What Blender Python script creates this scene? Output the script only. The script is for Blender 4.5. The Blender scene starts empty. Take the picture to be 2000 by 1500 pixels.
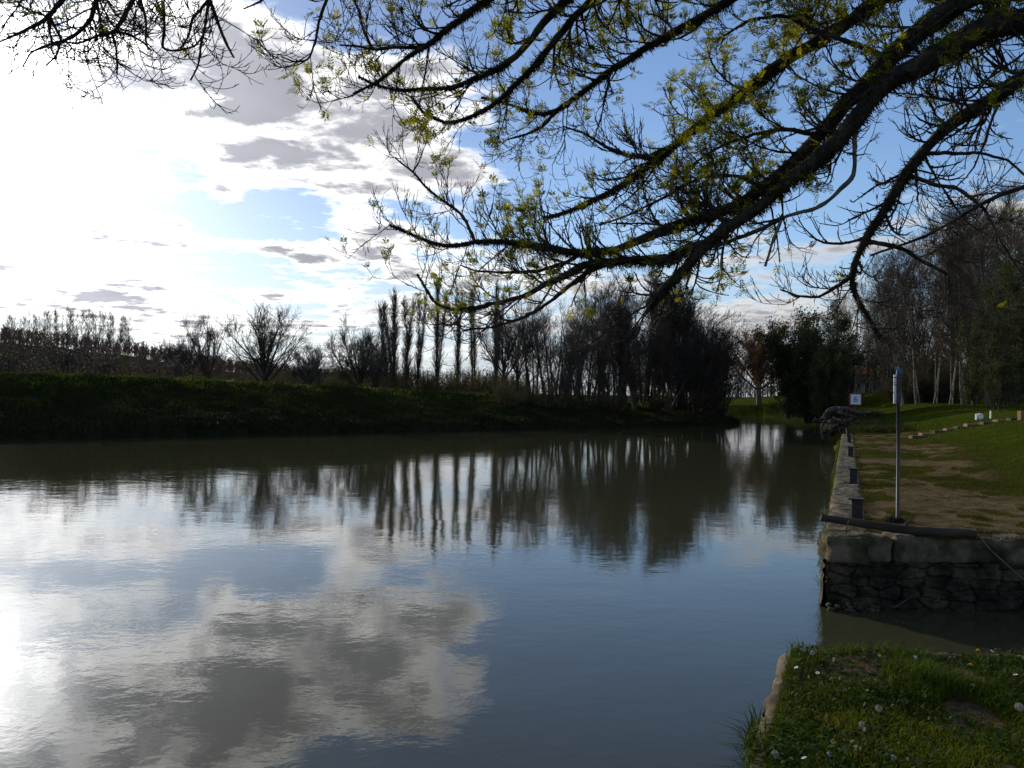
import bpy, math, random
import numpy as np
from mathutils import Matrix, Vector
R = math.radians
S = bpy.context.scene
C = S.collection
rs = np.random.RandomState(11)

# ------------------------------------------------------------------ camera
HZ, FPX, CAMZ = 770.0, 1600.0, 2.28
cam = bpy.data.cameras.new('camera'); cam.sensor_width = 36; cam.lens = 36*FPX/2000
cam.clip_start = 0.05; cam.clip_end = 6000
camo = bpy.data.objects.new('camera', cam); C.objects.link(camo)
CM = Matrix.Rotation(R(90)+math.atan((HZ-750)/FPX), 4, 'X') @ Matrix.Rotation(R(0.8), 4, 'Z')
camo.matrix_world = Matrix.Translation((0, 0, CAMZ)) @ CM
S.camera = camo
CR = np.array(CM.to_3x3())

# ------------------------------------------------------------------ light
SUN_AZ, SUN_EL = R(-33), R(17)       # azimuth from +Y towards +X
SUND = np.array([math.sin(SUN_AZ)*math.cos(SUN_EL), math.cos(SUN_AZ)*math.cos(SUN_EL), math.sin(SUN_EL)])
S.view_settings.view_transform = 'Standard'; S.view_settings.look = 'None'
S.view_settings.gamma = 1; S.view_settings.exposure = 0.0
sun = bpy.data.lights.new('sun', 'SUN'); sun.energy = 4.0; sun.angle = R(0.5); sun.color = (1, .87, .64)
so = bpy.data.objects.new('sun', sun); C.objects.link(so)
so.rotation_euler = Vector(SUND).to_track_quat('Z', 'Y').to_euler()

world = bpy.data.worlds.new('World'); S.world = world; world.use_nodes = True
nt = world.node_tree; nt.nodes.clear()
def N(t, **k):
    n = nt.nodes.new(t)
    for a, b in k.items(): setattr(n, a, b)
    return n
def put(sock, v):
    if hasattr(v, 'is_output') or isinstance(v, bpy.types.NodeSocket): nt.links.new(v, sock)
    else: sock.default_value = v
def mth(op, a, b=0.0, c=0.0, clamp=False):
    n = N('ShaderNodeMath', operation=op); n.use_clamp = clamp
    put(n.inputs[0], a); put(n.inputs[1], b)
    if len(n.inputs) > 2: put(n.inputs[2], c)
    return n.outputs[0]
def vmt(op, a, b=(0, 0, 0), c=None):
    n = N('ShaderNodeVectorMath', operation=op); put(n.inputs[0], a); put(n.inputs[1], b)
    if c is not None: put(n.inputs[2], c)
    return n.outputs['Value'] if op in ('DOT_PRODUCT', 'LENGTH', 'DISTANCE') else n.outputs[0]
def sstep(v, a, b, lo=0.0, hi=1.0):
    n = N('ShaderNodeMapRange', interpolation_type='SMOOTHSTEP'); put(n.inputs[0], v)
    for i, q in enumerate((a, b, lo, hi)): put(n.inputs[i+1], q)
    return n.outputs[0]
def mixc(f, a, b, bt='MIX'):
    n = N('ShaderNodeMix', data_type='RGBA', blend_type=bt); put(n.inputs[0], f)
    put(n.inputs[6], a); put(n.inputs[7], b); return n.outputs[2]
def noise(vec, scale, detail=6, rough=.55, dist=0.0, dim='3D'):
    n = N('ShaderNodeTexNoise', noise_dimensions=dim); put(n.inputs['Vector'], vec)
    n.inputs['Scale'].default_value = scale; n.inputs['Detail'].default_value = detail
    n.inputs['Roughness'].default_value = rough; n.inputs['Distortion'].default_value = dist
    return n
def xyz(x, y, z=0.0):
    n = N('ShaderNodeCombineXYZ'); put(n.inputs[0], x); put(n.inputs[1], y); put(n.inputs[2], z); return n.outputs[0]
def sep(v):
    n = N('ShaderNodeSeparateXYZ'); put(n.inputs[0], v); return n.outputs

def azel(px, py):
    v = CR @ np.array([(px-1000)/FPX, (750-py)/FPX, -1.0]); v /= np.linalg.norm(v)
    return math.atan2(v[0], v[1]), math.asin(v[2])
tc = N('ShaderNodeTexCoord'); dirv = vmt('NORMALIZE', tc.outputs['Generated'])
dx, dy, dz = sep(dirv)
az = mth('ARCTAN2', dx, dy); el = mth('ARCSINE', dz)
sky = N('ShaderNodeTexSky', sky_type='NISHITA'); sky.sun_disc = False
sky.sun_elevation = SUN_EL; sky.sun_rotation = SUN_AZ; sky.altitude = 60
sky.air_density = 1.0; sky.dust_density = 0.6; sky.ozone_density = 1.6
SKY = 0.13
zc = mth('MAXIMUM', mth('ADD', dz, .09), .05)
cp = xyz(mth('DIVIDE', dx, zc), mth('DIVIDE', dy, zc), 3.7)
n1 = noise(cp, 1.15, 9, .56, .35); n2 = noise(cp, 3.2, 7, .6, .2)
warp = noise(cp, 2.0, 6, .6)
w3 = vmt('SUBTRACT', warp.outputs['Color'], (.5, .5, .5))
ae = xyz(mth('MULTIPLY_ADD', sep(w3)[0], .22, az), mth('MULTIPLY_ADD', sep(w3)[1], .11, el))
# cloud masses: pixel centre, radii in pixels, weight
BLOBS = [(600, 225, 230, 95, .56), (450, 225, 110, 50, .28), (740, 300, 120, 50, .42), (560, 120, 130, 60, .28), (800, 190, 100, 70, .30), (880, 250, 90, 60, .32), (330, 120, 100, 50, -.05),
         (640, 345, 230, 34, .30), (870, 340, 110, 34, .42), (700, 430, 120, 38, .34), (720, 512, 150, 22, .34),
         (620, 40, 140, 50, .0), (100, 200, 250, 300, .22), (80, 560, 260, 100, .10), (400, 600, 420, 40, .12), (720, 585, 260, 26, .10),
         (500, 430, 150, 34, -.42), (360, 400, 90, 26, -.25), (330, 330, 90, 24, -.22), (1000, 310, 110, 60, -.30), (500, 530, 230, 12, -.26), (960, 120, 60, 60, .14),
         (1130, 120, 260, 190, -.28), (1500, 200, 400, 230, -.55), (1480, 612, 120, 24, .42), (1420, 540, 170, 20, .34),
         (1620, 480, 170, 24, .22), (1900, 300, 200, 50, .24), (1960, 430, 120, 50, .34), (1430, 680, 60, 50, .26), (1100, 560, 160, 34, .18),
         (1000, 450, 90, 26, -.10), (640, 95, 60, 20, -.3), (700, 20, 80, 30, -.1)]
n0 = noise(cp, 1.6, 4, .55, .2)
n4 = noise(cp, 8.5, 6, .6, .1)
cov = mth('MULTIPLY_ADD', mth('SUBTRACT', n1.outputs[0], .5), 1.35, -.02)
cov = mth('ADD', cov, mth('MULTIPLY', mth('SUBTRACT', n2.outputs[0], .5), 1.45))
cov = mth('ADD', cov, mth('MULTIPLY', mth('SUBTRACT', n4.outputs[0], .5), .55))
for bx, by, rx, ry, w in BLOBS:
    a0, e0 = azel(bx, by)
    q = vmt('MULTIPLY', vmt('SUBTRACT', ae, (a0, e0, 0)), (FPX/rx*.85, FPX/ry*.95, 0))
    g = mth('POWER', math.e, mth('MULTIPLY', vmt('DOT_PRODUCT', q, q), -1.0))
    cov = mth('MULTIPLY_ADD', g, w, cov)
sd_ = vmt('DOT_PRODUCT', dirv, tuple(SUND))
sdp = mth('MAXIMUM', sd_, 0.0)
glow_w = mth('POWER', sdp, 6.0)
glow_n = mth('POWER', sdp, 45.0)
glow_c = mth('POWER', sdp, 600.0)
alpha = sstep(cov, -.08, .30)
thick = sstep(mth('ADD', mth('MULTIPLY_ADD', n4.outputs[0], .45, -.225), mth('MULTIPLY_ADD', n2.outputs[0], 1.3, mth('ADD', cov, -.65))), .05, .66)
bright = mth('ADD', mth('MULTIPLY_ADD', glow_w, 1.5, .70), mth('ADD', mth('MULTIPLY', glow_n, 1.5), mth('MULTIPLY', glow_c, 9.0)))
grey = mth('ADD', mth('MULTIPLY', mth('MULTIPLY_ADD', glow_w, .03, .40), mth('MULTIPLY_ADD', n0.outputs[0], 1.0, .5)), mth('ADD', mth('MULTIPLY', glow_n, .5), mth('MULTIPLY', glow_c, 7.0)))
ccol = mixc(thick, vmt('MULTIPLY', (1, .99, .975), xyz(bright, bright, bright)), vmt('MULTIPLY', (.96, .98, 1.10), xyz(grey, grey, grey)))
skyc = vmt('MULTIPLY', sky.outputs[0], (SKY*.86, SKY*1.0, SKY*1.22))
dim = mth('SUBTRACT', 1.0, mth('MULTIPLY', glow_w, .62)); skyc = vmt('MULTIPLY', skyc, xyz(dim, mth('MULTIPLY_ADD', glow_w, .06, dim), mth('MULTIPLY_ADD', glow_w, .16, dim)))
hz_ = sstep(el, .20, .0)
pale = mth('MULTIPLY_ADD', glow_w, .35, .56)
skyc = mixc(mth('MULTIPLY', hz_, .9), skyc, vmt('MULTIPLY', (.84, .95, 1.1), xyz(pale, pale, pale)))
gl = mth('ADD', mth('MULTIPLY', glow_n, .4), mth('MULTIPLY', glow_c, 5.0))
skyc = vmt('ADD', skyc, vmt('MULTIPLY', (1, .98, .93), xyz(gl, gl, gl)))
fin = mixc(sstep(dz, -.03, -.002), (.05, .055, .05, 1), mixc(alpha, skyc, ccol))
bg = N('ShaderNodeBackground'); put(bg.inputs[0], fin); bg.inputs[1].default_value = 1.0
wo = N('ShaderNodeOutputWorld'); nt.links.new(bg.outputs[0], wo.inputs[0])
world.cycles.sampling_method = 'MANUAL'; world.cycles.sample_map_resolution = 1024

# ------------------------------------------------------------------ helpers
def P(px, py, d):                                  # point on the sight line at forward distance d
    v = CR @ np.array([(px-1000)/FPX, (750-py)/FPX, -1.0])
    return np.array([0, 0, CAMZ]) + v*(d/v[1])
def tag(o, label=None, cat=None, group=None, kind=None):
    if label: o['label'] = label
    if cat: o['category'] = cat
    if group: o['group'] = group
    if kind: o['kind'] = kind
    return o
def mk(name, v, f, mat, parent=None, smooth=False, loc=None):
    v = np.asarray(v, np.float32).reshape(-1, 3)
    if loc is not None: v = v-np.asarray(loc, np.float32)
    me = bpy.data.meshes.new(name)
    if isinstance(f, np.ndarray):
        m, k = f.shape
        me.vertices.add(len(v)); me.vertices.foreach_set('co', v.ravel())
        me.loops.add(m*k); me.loops.foreach_set('vertex_index', f.astype(np.int32).ravel())
        me.polygons.add(m); me.polygons.foreach_set('loop_start', np.arange(m, dtype=np.int32)*k)
        try: me.polygons.foreach_set('loop_total', np.full(m, k, np.int32))
        except Exception: pass
        me.update(calc_edges=True)
    else:
        me.from_pydata([tuple(map(float, q)) for q in v], [], f)
    if smooth: me.polygons.foreach_set('use_smooth', np.ones(len(me.polygons), bool))
    if mat: me.materials.append(mat)
    o = bpy.data.objects.new(name, me); C.objects.link(o)
    if parent: o.parent = parent
    if loc is not None: o.location = loc
    return o
def empty(name, loc=(0, 0, 0), rz=0, **k):
    o = bpy.data.objects.new(name, None); C.objects.link(o); o.location = loc; o.rotation_euler[2] = rz
    o.empty_display_size = .2
    return tag(o, **k)
def copy_tree(o, parent=None):
    c = o.copy(); C.objects.link(c)
    if parent: c.parent = parent
    for ch in list(o.children): copy_tree(ch, c)
    return c
class MB:                                           # collects boxes, tubes and discs for one mesh
    def __init__(s): s.v = []; s.f = []
    def add(s, v, f):
        n = len(s.v); s.v += [tuple(map(float, q)) for q in v]; s.f += [tuple(int(i)+n for i in q) for q in f]
    def box(s, c, h, rz=0, taper=1.0, jit=0.0, bev=0.0):
        cx, cy, cz = c; hx, hy, hz = h; ca, sa = math.cos(rz), math.sin(rz); vs = []
        def ring(ax, ay, z):
            b = min(bev, ax*.4, ay*.4)
            pts = [(-ax+b, -ay), (ax-b, -ay), (ax, -ay+b), (ax, ay-b), (ax-b, ay), (-ax+b, ay), (-ax, ay-b), (-ax, -ay+b)] if b > 0 else [(-ax, -ay), (ax, -ay), (ax, ay), (-ax, ay)]
            return [(x, y, z) for x, y in pts]
        rings = []
        if bev > 0: rings = [ring(hx-bev, hy-bev, -hz), ring(hx, hy, -hz+bev), ring(hx*taper, hy*taper, hz-bev), ring(hx*taper-bev, hy*taper-bev, hz)]
        else: rings = [ring(hx, hy, -hz), ring(hx*taper, hy*taper, hz)]
        k = len(rings[0]); fs = [tuple(range(k))[::-1]]
        for r in rings: vs += r
        for j in range(len(rings)-1):
            for i in range(k): fs.append((j*k+i, j*k+(i+1) % k, (j+1)*k+(i+1) % k, (j+1)*k+i))
        fs.append(tuple((len(rings)-1)*k+i for i in range(k)))
        s.add([(cx+x*ca-y*sa+random.uniform(-jit, jit), cy+x*sa+y*ca+random.uniform(-jit, jit), cz+z+random.uniform(-jit, jit)) for x, y, z in vs], fs)
        return s
    def tube(s, pts, rad, k=8, cap=True):
        pts = np.array(pts, float); rad = np.broadcast_to(rad, (len(pts),))
        v, f = tubes(pts[None], np.array(rad)[None], k)
        fs = [tuple(q) for q in f]
        if cap: fs += [tuple(range(k)), tuple(range(len(v)-k, len(v)))[::-1]]
        s.add(v, fs); return s
    def build(s, name, mat, parent=None, smooth=False): return mk(name, s.v, s.f, mat, parent, smooth)
def tubes(pts, rad, k=3):
    """pts (N,K,3), rad (N,K) -> verts, quads"""
    n, m, _ = pts.shape
    t = np.gradient(pts, axis=1); t /= np.linalg.norm(t, axis=2, keepdims=True)+1e-9
    mean = np.abs(t.mean(1)); ref = np.zeros((n, 3)); ref[np.arange(n), mean.argmin(1)] = 1
    u = np.cross(t, ref[:, None, :]); u /= np.linalg.norm(u, axis=2, keepdims=True)+1e-9
    w = np.cross(t, u); a = np.arange(k)*2*math.pi/k
    v = pts[:, :, None, :]+rad[:, :, None, None]*(np.cos(a)[None, None, :, None]*u[:, :, None, :]+np.sin(a)[None, None, :, None]*w[:, :, None, :])
    v = v.reshape(-1, 3)
    i = np.arange(n)[:, None, None]*m*k; j = np.arange(m-1)[None, :, None]*k; q = np.arange(k)[None, None, :]; q2 = (q+1) % k
    f = np.stack([i+j+q, i+j+q2, i+j+k+q2, i+j+k+q], -1).reshape(-1, 4)
    return v, f
def join(parts):
    vs, fs, o = [], [], 0
    for v, f in parts: vs.append(v); fs.append(f+o); o += len(v)
    return np.concatenate(vs), np.concatenate(fs)
def unit(v): return v/(np.linalg.norm(v, axis=-1, keepdims=True)+1e-9)
def rnd(n): return unit(rs.normal(size=(n, 3)))
def grow(st, dr, ln, r0, nseg=6, wob=.2, up=0.0, tip=.25, power=1.0):
    n = len(st); pts = [st]; d = unit(dr)
    up = np.broadcast_to(up, (n,))
    for i in range(nseg):
        d = unit(d+rnd(n)*wob+np.array([0, 0, 1.])*up[:, None])
        pts.append(pts[-1]+d*(ln/nseg)[:, None])
    pts = np.stack(pts, 1); s = np.linspace(0, 1, nseg+1)[None]
    return pts, r0[:, None]*(1-(1-tip)*s**power)
def spawn(pts, rad, k, t0=.2, t1=1.0, ang=(.5, 1.0), lfun=None, rr=.6, ysq=1.0):
    n, m, _ = pts.shape; idx = np.repeat(np.arange(n), k); t = rs.uniform(t0, t1, len(idx))*(m-1)
    i = np.minimum(t.astype(int), m-2); fr = (t-i)[:, None]
    p = pts[idx, i]*(1-fr)+pts[idx, i+1]*fr; tg = unit(pts[idx, i+1]-pts[idx, i])
    r = rad[idx, i]*(1-fr[:, 0])+rad[idx, i+1]*fr[:, 0]
    side = rnd(len(idx)); side = unit(side-tg*np.sum(side*tg, 1, keepdims=True)); side[:, 1] *= ysq
    a = rs.uniform(ang[0], ang[1], len(idx))[:, None]
    return p, unit(tg*np.cos(a)+side*np.sin(a)), lfun(t/(m-1), len(idx)), r*rr, t/(m-1)
def resample(p, m):
    p = np.array(p, float); s = np.r_[0, np.cumsum(np.linalg.norm(np.diff(p, axis=0), axis=1))]
    q = np.linspace(0, s[-1], m); out = np.stack([np.interp(q, s, p[:, i]) for i in range(p.shape[1])], 1)
    for _ in range(2): out[1:-1] = .25*out[:-2]+.5*out[1:-1]+.25*out[2:]
    return out
# value noise
_T = np.random.RandomState(5).rand(64, 64, 64)
def vn(x, y, z=0.0):
    x, y, z = np.broadcast_arrays(np.asarray(x, float), y, z)
    xi, yi, zi = np.floor(x).astype(int), np.floor(y).astype(int), np.floor(z).astype(int)
    fx, fy, fz = x-xi, y-yi, z-zi; fx, fy, fz = [q*q*(3-2*q) for q in (fx, fy, fz)]
    g = lambda a, b, c: _T[(xi+a) & 63, (yi+b) & 63, (zi+c) & 63]
    l = lambda a, b, t: a+(b-a)*t
    return l(l(l(g(0, 0, 0), g(1, 0, 0), fx), l(g(0, 1, 0), g(1, 1, 0), fx), fy), l(l(g(0, 0, 1), g(1, 0, 1), fx), l(g(0, 1, 1), g(1, 1, 1), fx), fy), fz)
def fbm(x, y, z=0.0, o=4):
    s = 0; a = .5
    for i in range(o): s = s+a*(vn(x*2**i+i*7.3, y*2**i+i*3.1, z*2**i)-.5); a *= .5
    return s*2
def ss(x, a, b): t = np.clip((x-a)/(b-a), 0, 1); return t*t*(3-2*t)

# ------------------------------------------------------------------ materials
def mat(name, cols, scale=4, rough=.85, bump=0.0, bscale=None, detail=6, trans=0.0, coord='Object', stretch=(1, 1, 1), spec=.3, metal=0.0, lo=.35, hi=.65, tcol=None, rnd_obj=0.0, isl=0.0):
    global nt
    m = bpy.data.materials.new(name); m.use_nodes = True; nt = m.node_tree; nt.nodes.clear()
    t = N('ShaderNodeTexCoord').outputs[coord] if coord != 'World' else N('ShaderNodeNewGeometry').outputs['Position']
    v = vmt('MULTIPLY', t, stretch)
    ns = noise(v, scale, detail, .6)
    cr = N('ShaderNodeValToRGB'); el_ = cr.color_ramp.elements
    while len(el_) < len(cols): el_.new(.5)
    for i, c in enumerate(cols):
        el_[i].position = lo+(hi-lo)*i/max(1, len(cols)-1); el_[i].color = (*c, 1)
    put(cr.inputs[0], ns.outputs[0]); col = cr.outputs[0]
    if rnd_obj or isl:
        g = N('ShaderNodeNewGeometry').outputs['Random Per Island'] if isl else N('ShaderNodeObjectInfo').outputs['Random']
        k = isl or rnd_obj
        col = vmt('SCALE', col); col.node.inputs['Scale'].default_value = 1
        put(col.node.inputs['Scale'], mth('MULTIPLY_ADD', g, 2*k, 1-k))
    b = N('ShaderNodeBsdfPrincipled'); put(b.inputs['Base Color'], col)
    b.inputs['Roughness'].default_value = rough; b.inputs['Specular IOR Level'].default_value = spec; b.inputs['Metallic'].default_value = metal
    if bump:
        bn = noise(v, bscale or scale*4, 6, .65); bb = N('ShaderNodeBump'); bb.inputs['Strength'].default_value = 1
        bb.inputs['Distance'].default_value = bump; put(bb.inputs['Height'], bn.outputs[0]); put(b.inputs['Normal'], bb.outputs[0])
    out = b.outputs[0]
    if trans:
        tr = N('ShaderNodeBsdfTranslucent')
        tcv = vmt('MULTIPLY', col, tcol or (1.3, 1.25, .7)); put(tr.inputs[0], tcv)
        mx = N('ShaderNodeMixShader'); mx.inputs[0].default_value = trans; put(mx.inputs[1], out); put(mx.inputs[2], tr.outputs[0]); out = mx.outputs[0]
    o = N('ShaderNodeOutputMaterial'); put(o.inputs[0], out)
    return m
M = {}
M['bark'] = mat('bark', [(.012, .010, .008), (.035, .028, .02), (.075, .062, .045)], 14, .95, .01, 60, stretch=(1, 1, .4))
M['twig'] = mat('twig', [(.018, .014, .011), (.045, .034, .026)], 9, .9)
M['moss'] = mat('moss', [(.012, .013, .004), (.03, .03, .008), (.05, .045, .012)], 8, .95, trans=.2)
M['deadwood'] = mat('deadwood', [(.07, .06, .045), (.16, .14, .11)], 12, .9, .004, 50)
M['leaf'] = mat('ash_leaf', [(.08, .10, .008), (.16, .18, .016), (.25, .24, .03)], 3, .5, trans=.55, isl=.35, tcol=(1.45, 1.35, .55), spec=.08)
M['pod'] = mat('seed_pod', [(.03, .025, .012), (.06, .05, .02)], 9, .8, trans=.2)
M['farbark'] = mat('far_bark', [(.03, .026, .022), (.06, .05, .042)], 2, .95)
M['fartwig'] = mat('far_twig', [(.045, .036, .028), (.09, .07, .052)], .6, .95, rnd_obj=.2)
M['redtwig'] = mat('reddish_twig', [(.08, .052, .038), (.15, .10, .07)], .6, .95)
M['bud'] = mat('spring_bud', [(.05, .052, .018), (.085, .075, .028)], .5, .9, trans=.3)
M['blossom'] = mat('blossom', [(.25, .22, .2), (.45, .42, .38)], 2, .8, trans=.3, tcol=(1, 1, 1))
M['birch'] = mat('birch_bark', [(.04, .036, .03), (.13, .12, .10), (.24, .225, .19)], 3, .8, stretch=(1, 1, 3.5), lo=.32, hi=.6)
M['pale_bark'] = mat('pale_bark', [(.05, .046, .036), (.12, .108, .084)], 3, .85)
M['willow'] = mat('willow_leaf', [(.016, .024, .006), (.045, .055, .014)], .9, .8, trans=.3)
M['brownleaf'] = mat('russet_leaf', [(.10, .05, .022), (.2, .1, .045)], .8, .8, trans=.35)
M['grass'] = mat('grass_blade', [(.022, .044, .002), (.048, .080, .003), (.085, .105, .004), (.115, .10, .012)], 1.6, .6, trans=.35, coord='World', isl=.35, tcol=(1.3, 1.3, .5), lo=.3, hi=.72, spec=.08)
M['lush_sunlit_grass'] = mat('lush_bright_grass', [(.032, .055, .005), (.08, .11, .009)], 1.6, .55, trans=.4, coord='World', isl=.3, tcol=(1.2, 1.3, .4), spec=.08)  # lush near tufts; on mound and far crest the brightness is painted sunlight
M['levgrass'] = mat('levee_grass', [(.012, .016, .005), (.028, .036, .007), (.075, .066, .028)], .35, .8, trans=.25, coord='World', isl=.4, tcol=(1.3, 1.4, .4), lo=.3, hi=.7, spec=.08)
M['straw'] = mat('dry_straw', [(.04, .03, .018), (.11, .085, .05)], 2, .8, coord='World', isl=.3)
M['olivegrass'] = mat('olive_grass', [(.03, .034, .006), (.07, .06, .012), (.11, .085, .03)], 1.2, .8, trans=.25, coord='World', isl=.35, tcol=(1.2, 1.2, .5), spec=.05)
M['deadgrass'] = mat('dead_grass', [(.02, .016, .009), (.05, .04, .024)], .5, .9, coord='World', isl=.3)
M['weed'] = mat('weed_leaf', [(.012, .03, .006), (.03, .06, .012)], 5, .5, trans=.3, isl=.3, spec=.08)
M['stone'] = mat('quay_stone', [(.016, .016, .007), (.068, .056, .033), (.16, .13, .088)], 3.5, .95, .015, 18, coord='World')
M['rubble'] = mat('rubble_stone', [(.008, .009, .005), (.03, .027, .017), (.085, .066, .042)], 4, .95, .012, 30, coord='World')
M['white'] = mat('white_paint', [(.62, .63, .65), (.75, .76, .78)], 8, .5)
M['greymetal'] = mat('grey_metal', [(.03, .033, .036), (.06, .063, .066)], 20, .55, metal=.3, spec=.5)
M['iron'] = mat('rusty_iron', [(.02, .02, .022), (.05, .045, .042)], 20, .7, .003, 60, metal=.3)
M['blue'] = mat('blue_paint', [(.01, .08, .32), (.02, .13, .42)], 10, .5)
M['red'] = mat('red_paint', [(.22, .02, .015), (.35, .03, .025)], 10, .5)
M['signwhite'] = mat('sign_white', [(.5, .55, .68), (.6, .65, .78)], 10, .5)
M['black'] = mat('black_paint', [(.01, .012, .02), (.02, .022, .03)], 10, .5)
M['plaster'] = mat('plaster', [(.14, .135, .125), (.24, .23, .21)], 1, .9)
M['tile'] = mat('roof_tile', [(.2, .065, .028), (.34, .13, .06)], 3, .9, .02, 10)
M['glass'] = mat('window_glass', [(.01, .012, .014), (.02, .022, .025)], 1, .15, spec=.6)
M['shutter'] = mat('dark_wood', [(.03, .02, .014), (.05, .035, .022)], 6, .8)
M['brick'] = mat('brick', [(.16, .07, .04), (.26, .17, .10)], 9, .9, .005, 40)
M['log'] = mat('driftwood_log', [(.028, .022, .015), (.065, .052, .036)], 10, .95, .006, 40, stretch=(.3, 1, 1))
M['palelog'] = mat('weathered_root', [(.02, .018, .015), (.075, .07, .06)], 5, .9, .01, 30)
M['fluff'] = mat('seed_fluff', [(.32, .32, .32), (.42, .42, .4)], 20, .9, trans=.3, tcol=(1, 1, 1))
M['petal'] = mat('daisy_petal', [(.7, .7, .72), (.8, .8, .8)], 20, .7)
M['yellow'] = mat('dandelion_yellow', [(.6, .35, .01), (.7, .42, .02)], 20, .7)
M['stemred'] = mat('flower_stem', [(.10, .06, .03), (.14, .09, .04)], 20, .6)
M['earth'] = mat('earth', [(.05, .034, .02), (.11, .075, .045)], 9, .95, .012, 40, coord='World')

# ------------------------------------------------------------------ terrain
def rline(y): return 1.64+.42*(y-4.95) if y < 8 else 3.47+.405*(y-9)
LEFT = np.array([(-260, -170), (-120, -47), (-60, 3), (-35, 23.5), (-21.5, 34.4), (-14, 40.2), (-8.3, 44.5), (-1, 50.5), (5, 55.2), (11.5, 61.5), (17.7, 66.6), (20, 71), (17, 82), (0, 96), (-50, 118), (-200, 150)], float)
WALL = np.array([(rline(-60), -60), (rline(0), 0), (rline(4.95), 4.95), (14, 4.95), (14, 9.0), (rline(9), 9.0), (rline(35.2), 35.2)], float)
NATR = np.array([(rline(35.2), 35.2), (15.3, 39), (17.2, 44), (20.8, 54), (25.5, 64), (29, 74), (33, 86), (34.5, 93), (30, 101), (15, 112), (-40, 138), (-200, 172)], float)
POLY = np.concatenate([WALL, NATR[1:], LEFT[::-1]])
def dchain(x, y, ch):
    d = np.full(x.shape, 1e9)
    for a, b in zip(ch[:-1], ch[1:]):
        e = b-a; t = np.clip(((x-a[0])*e[0]+(y-a[1])*e[1])/(e@e), 0, 1)
        d = np.minimum(d, np.hypot(x-a[0]-t*e[0], y-a[1]-t*e[1]))
    return d
def inpoly(x, y):
    c = np.zeros(x.shape, bool)
    for (x0, y0), (x1, y1) in zip(POLY, np.roll(POLY, -1, 0)):
        if y0 == y1: continue
        c ^= ((y0 > y) != (y1 > y)) & (x < (x1-x0)*(y-y0)/(y1-y0)+x0)
    return c
HT = np.array([(-60, 16), (-40, 17), (-32, 16), (-27, 14), (-24, 12), (-20, 9), (-15, 6.2), (-9, 3.8), (0, 2.5), (20, 2), (60, 1.5)], float)
def H(x, y, full=False):
    x, y = np.broadcast_arrays(np.asarray(x, float), np.asarray(y, float)); shp = x.shape; x = x.ravel(); y = y.ravel()
    dl, dw, dn = dchain(x, y, LEFT), dchain(x, y, WALL), dchain(x, y, NATR)
    wx = x+fbm(x*.35, y*.35, 9.)*1.6*ss(dn, 0, .2)*0; ins = inpoly(wx, y)
    dmin = np.minimum(np.minimum(dl, dw), dn)
    # right side
    s = (x-np.where(y < 8, 1.64+.42*(y-4.95), 3.47+.405*(y-9)))*.922
    zr = .78+.9*ss(s, 1.6, 7.5)*ss(y, 9.5, 22)+.06*fbm(x*.5, y*.5)+.035*fbm(x*2.3, y*2.3, 4.)+.5*ss(s, 8, 30)*ss(y, 20, 60)
    zr = zr+.25*ss(y, 36, 60)+1.75*np.exp(-((x-54)/19)**4-(np.minimum(y-98, 0)/9)**2-(np.maximum(y-135, 0)/20)**2)*ss(y, 70, 90)
    zr = zr-.03*ss(s, .9, .5)*(y > 8)
    edge = (.12+.5*fbm(x*.4, y*.4, 2.)*.3)+dn*.75+.25*fbm(x*1.2, y*1.2, 5.)
    zn = np.minimum(zr, np.maximum(edge, .05)); wallnear = dw < dn
    zR = np.where(wallnear, zr, np.where(y > 34.5, zn, zr))
    # left side
    crest = np.interp(x, [-60, -21, -8, 0, 6, 17], [3.1, 2.93, 2.5, 2.15, 1.75, 1.45])
    lip = .22+.22*fbm(x*.8, y*.8, 1.)+.3*fbm(x*.25, y*.25, 7.)
    zl = lip+(crest-lip)*np.clip(dl/8, 0, 1)**.8
    zl = np.where(dl > 8, crest-(crest-1.55)*ss(dl, 9, 15), zl)+.10*fbm(x*.45, y*.45, 3.)+.30*fbm(x*1.1, y*1.1, 6.)*ss(dl, 7, 1.5)+.03*fbm(x*4, y*4, 6.)
    left = (dl < np.minimum(dw, dn)) & ~((y < 98) & (x > 21))
    z = np.where(left, zl, zR)
    r = np.hypot(x, y); a = np.degrees(np.arctan2(x, y))
    hill = (np.interp(a, HT[:, 0], HT[:, 1])+1.2*fbm(a*.3, r*.01))*ss(r, 130, 300)
    z = np.where(y > 0, np.maximum(z, hill*(left | (r > 130))), z)
    step = np.where(wallnear, .16, 0)
    z = np.where(ins, -np.clip(.25+dmin*.5, 0, 1.6), z)
    z = np.where(~ins & wallnear & (dw < np.where(y > 8.5, .16, .05)), -.4, z)
    z = z.reshape(shp)
    if full: return z, dict(dl=dl.reshape(shp), dw=dw.reshape(shp), dn=dn.reshape(shp), left=left.reshape(shp), s=s.reshape(shp), ins=ins.reshape(shp))
    return z
def h1(x, y): return float(H(np.array([x]), np.array([y]))[0])
def hit(px, py, lo=2.5, hi=250):
    ds = np.geomspace(lo, hi, 900); p = np.array([P(px, py, d) for d in ds]); g = H(p[:, 0], p[:, 1])
    i = int(np.argmax(p[:, 2] <= g)) or len(ds)-1
    return np.array([p[i, 0], p[i, 1], g[i]])
def gd(px, d):
    x = (px-1000)/FPX*d; return np.array([x, d, h1(x, d)])

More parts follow.
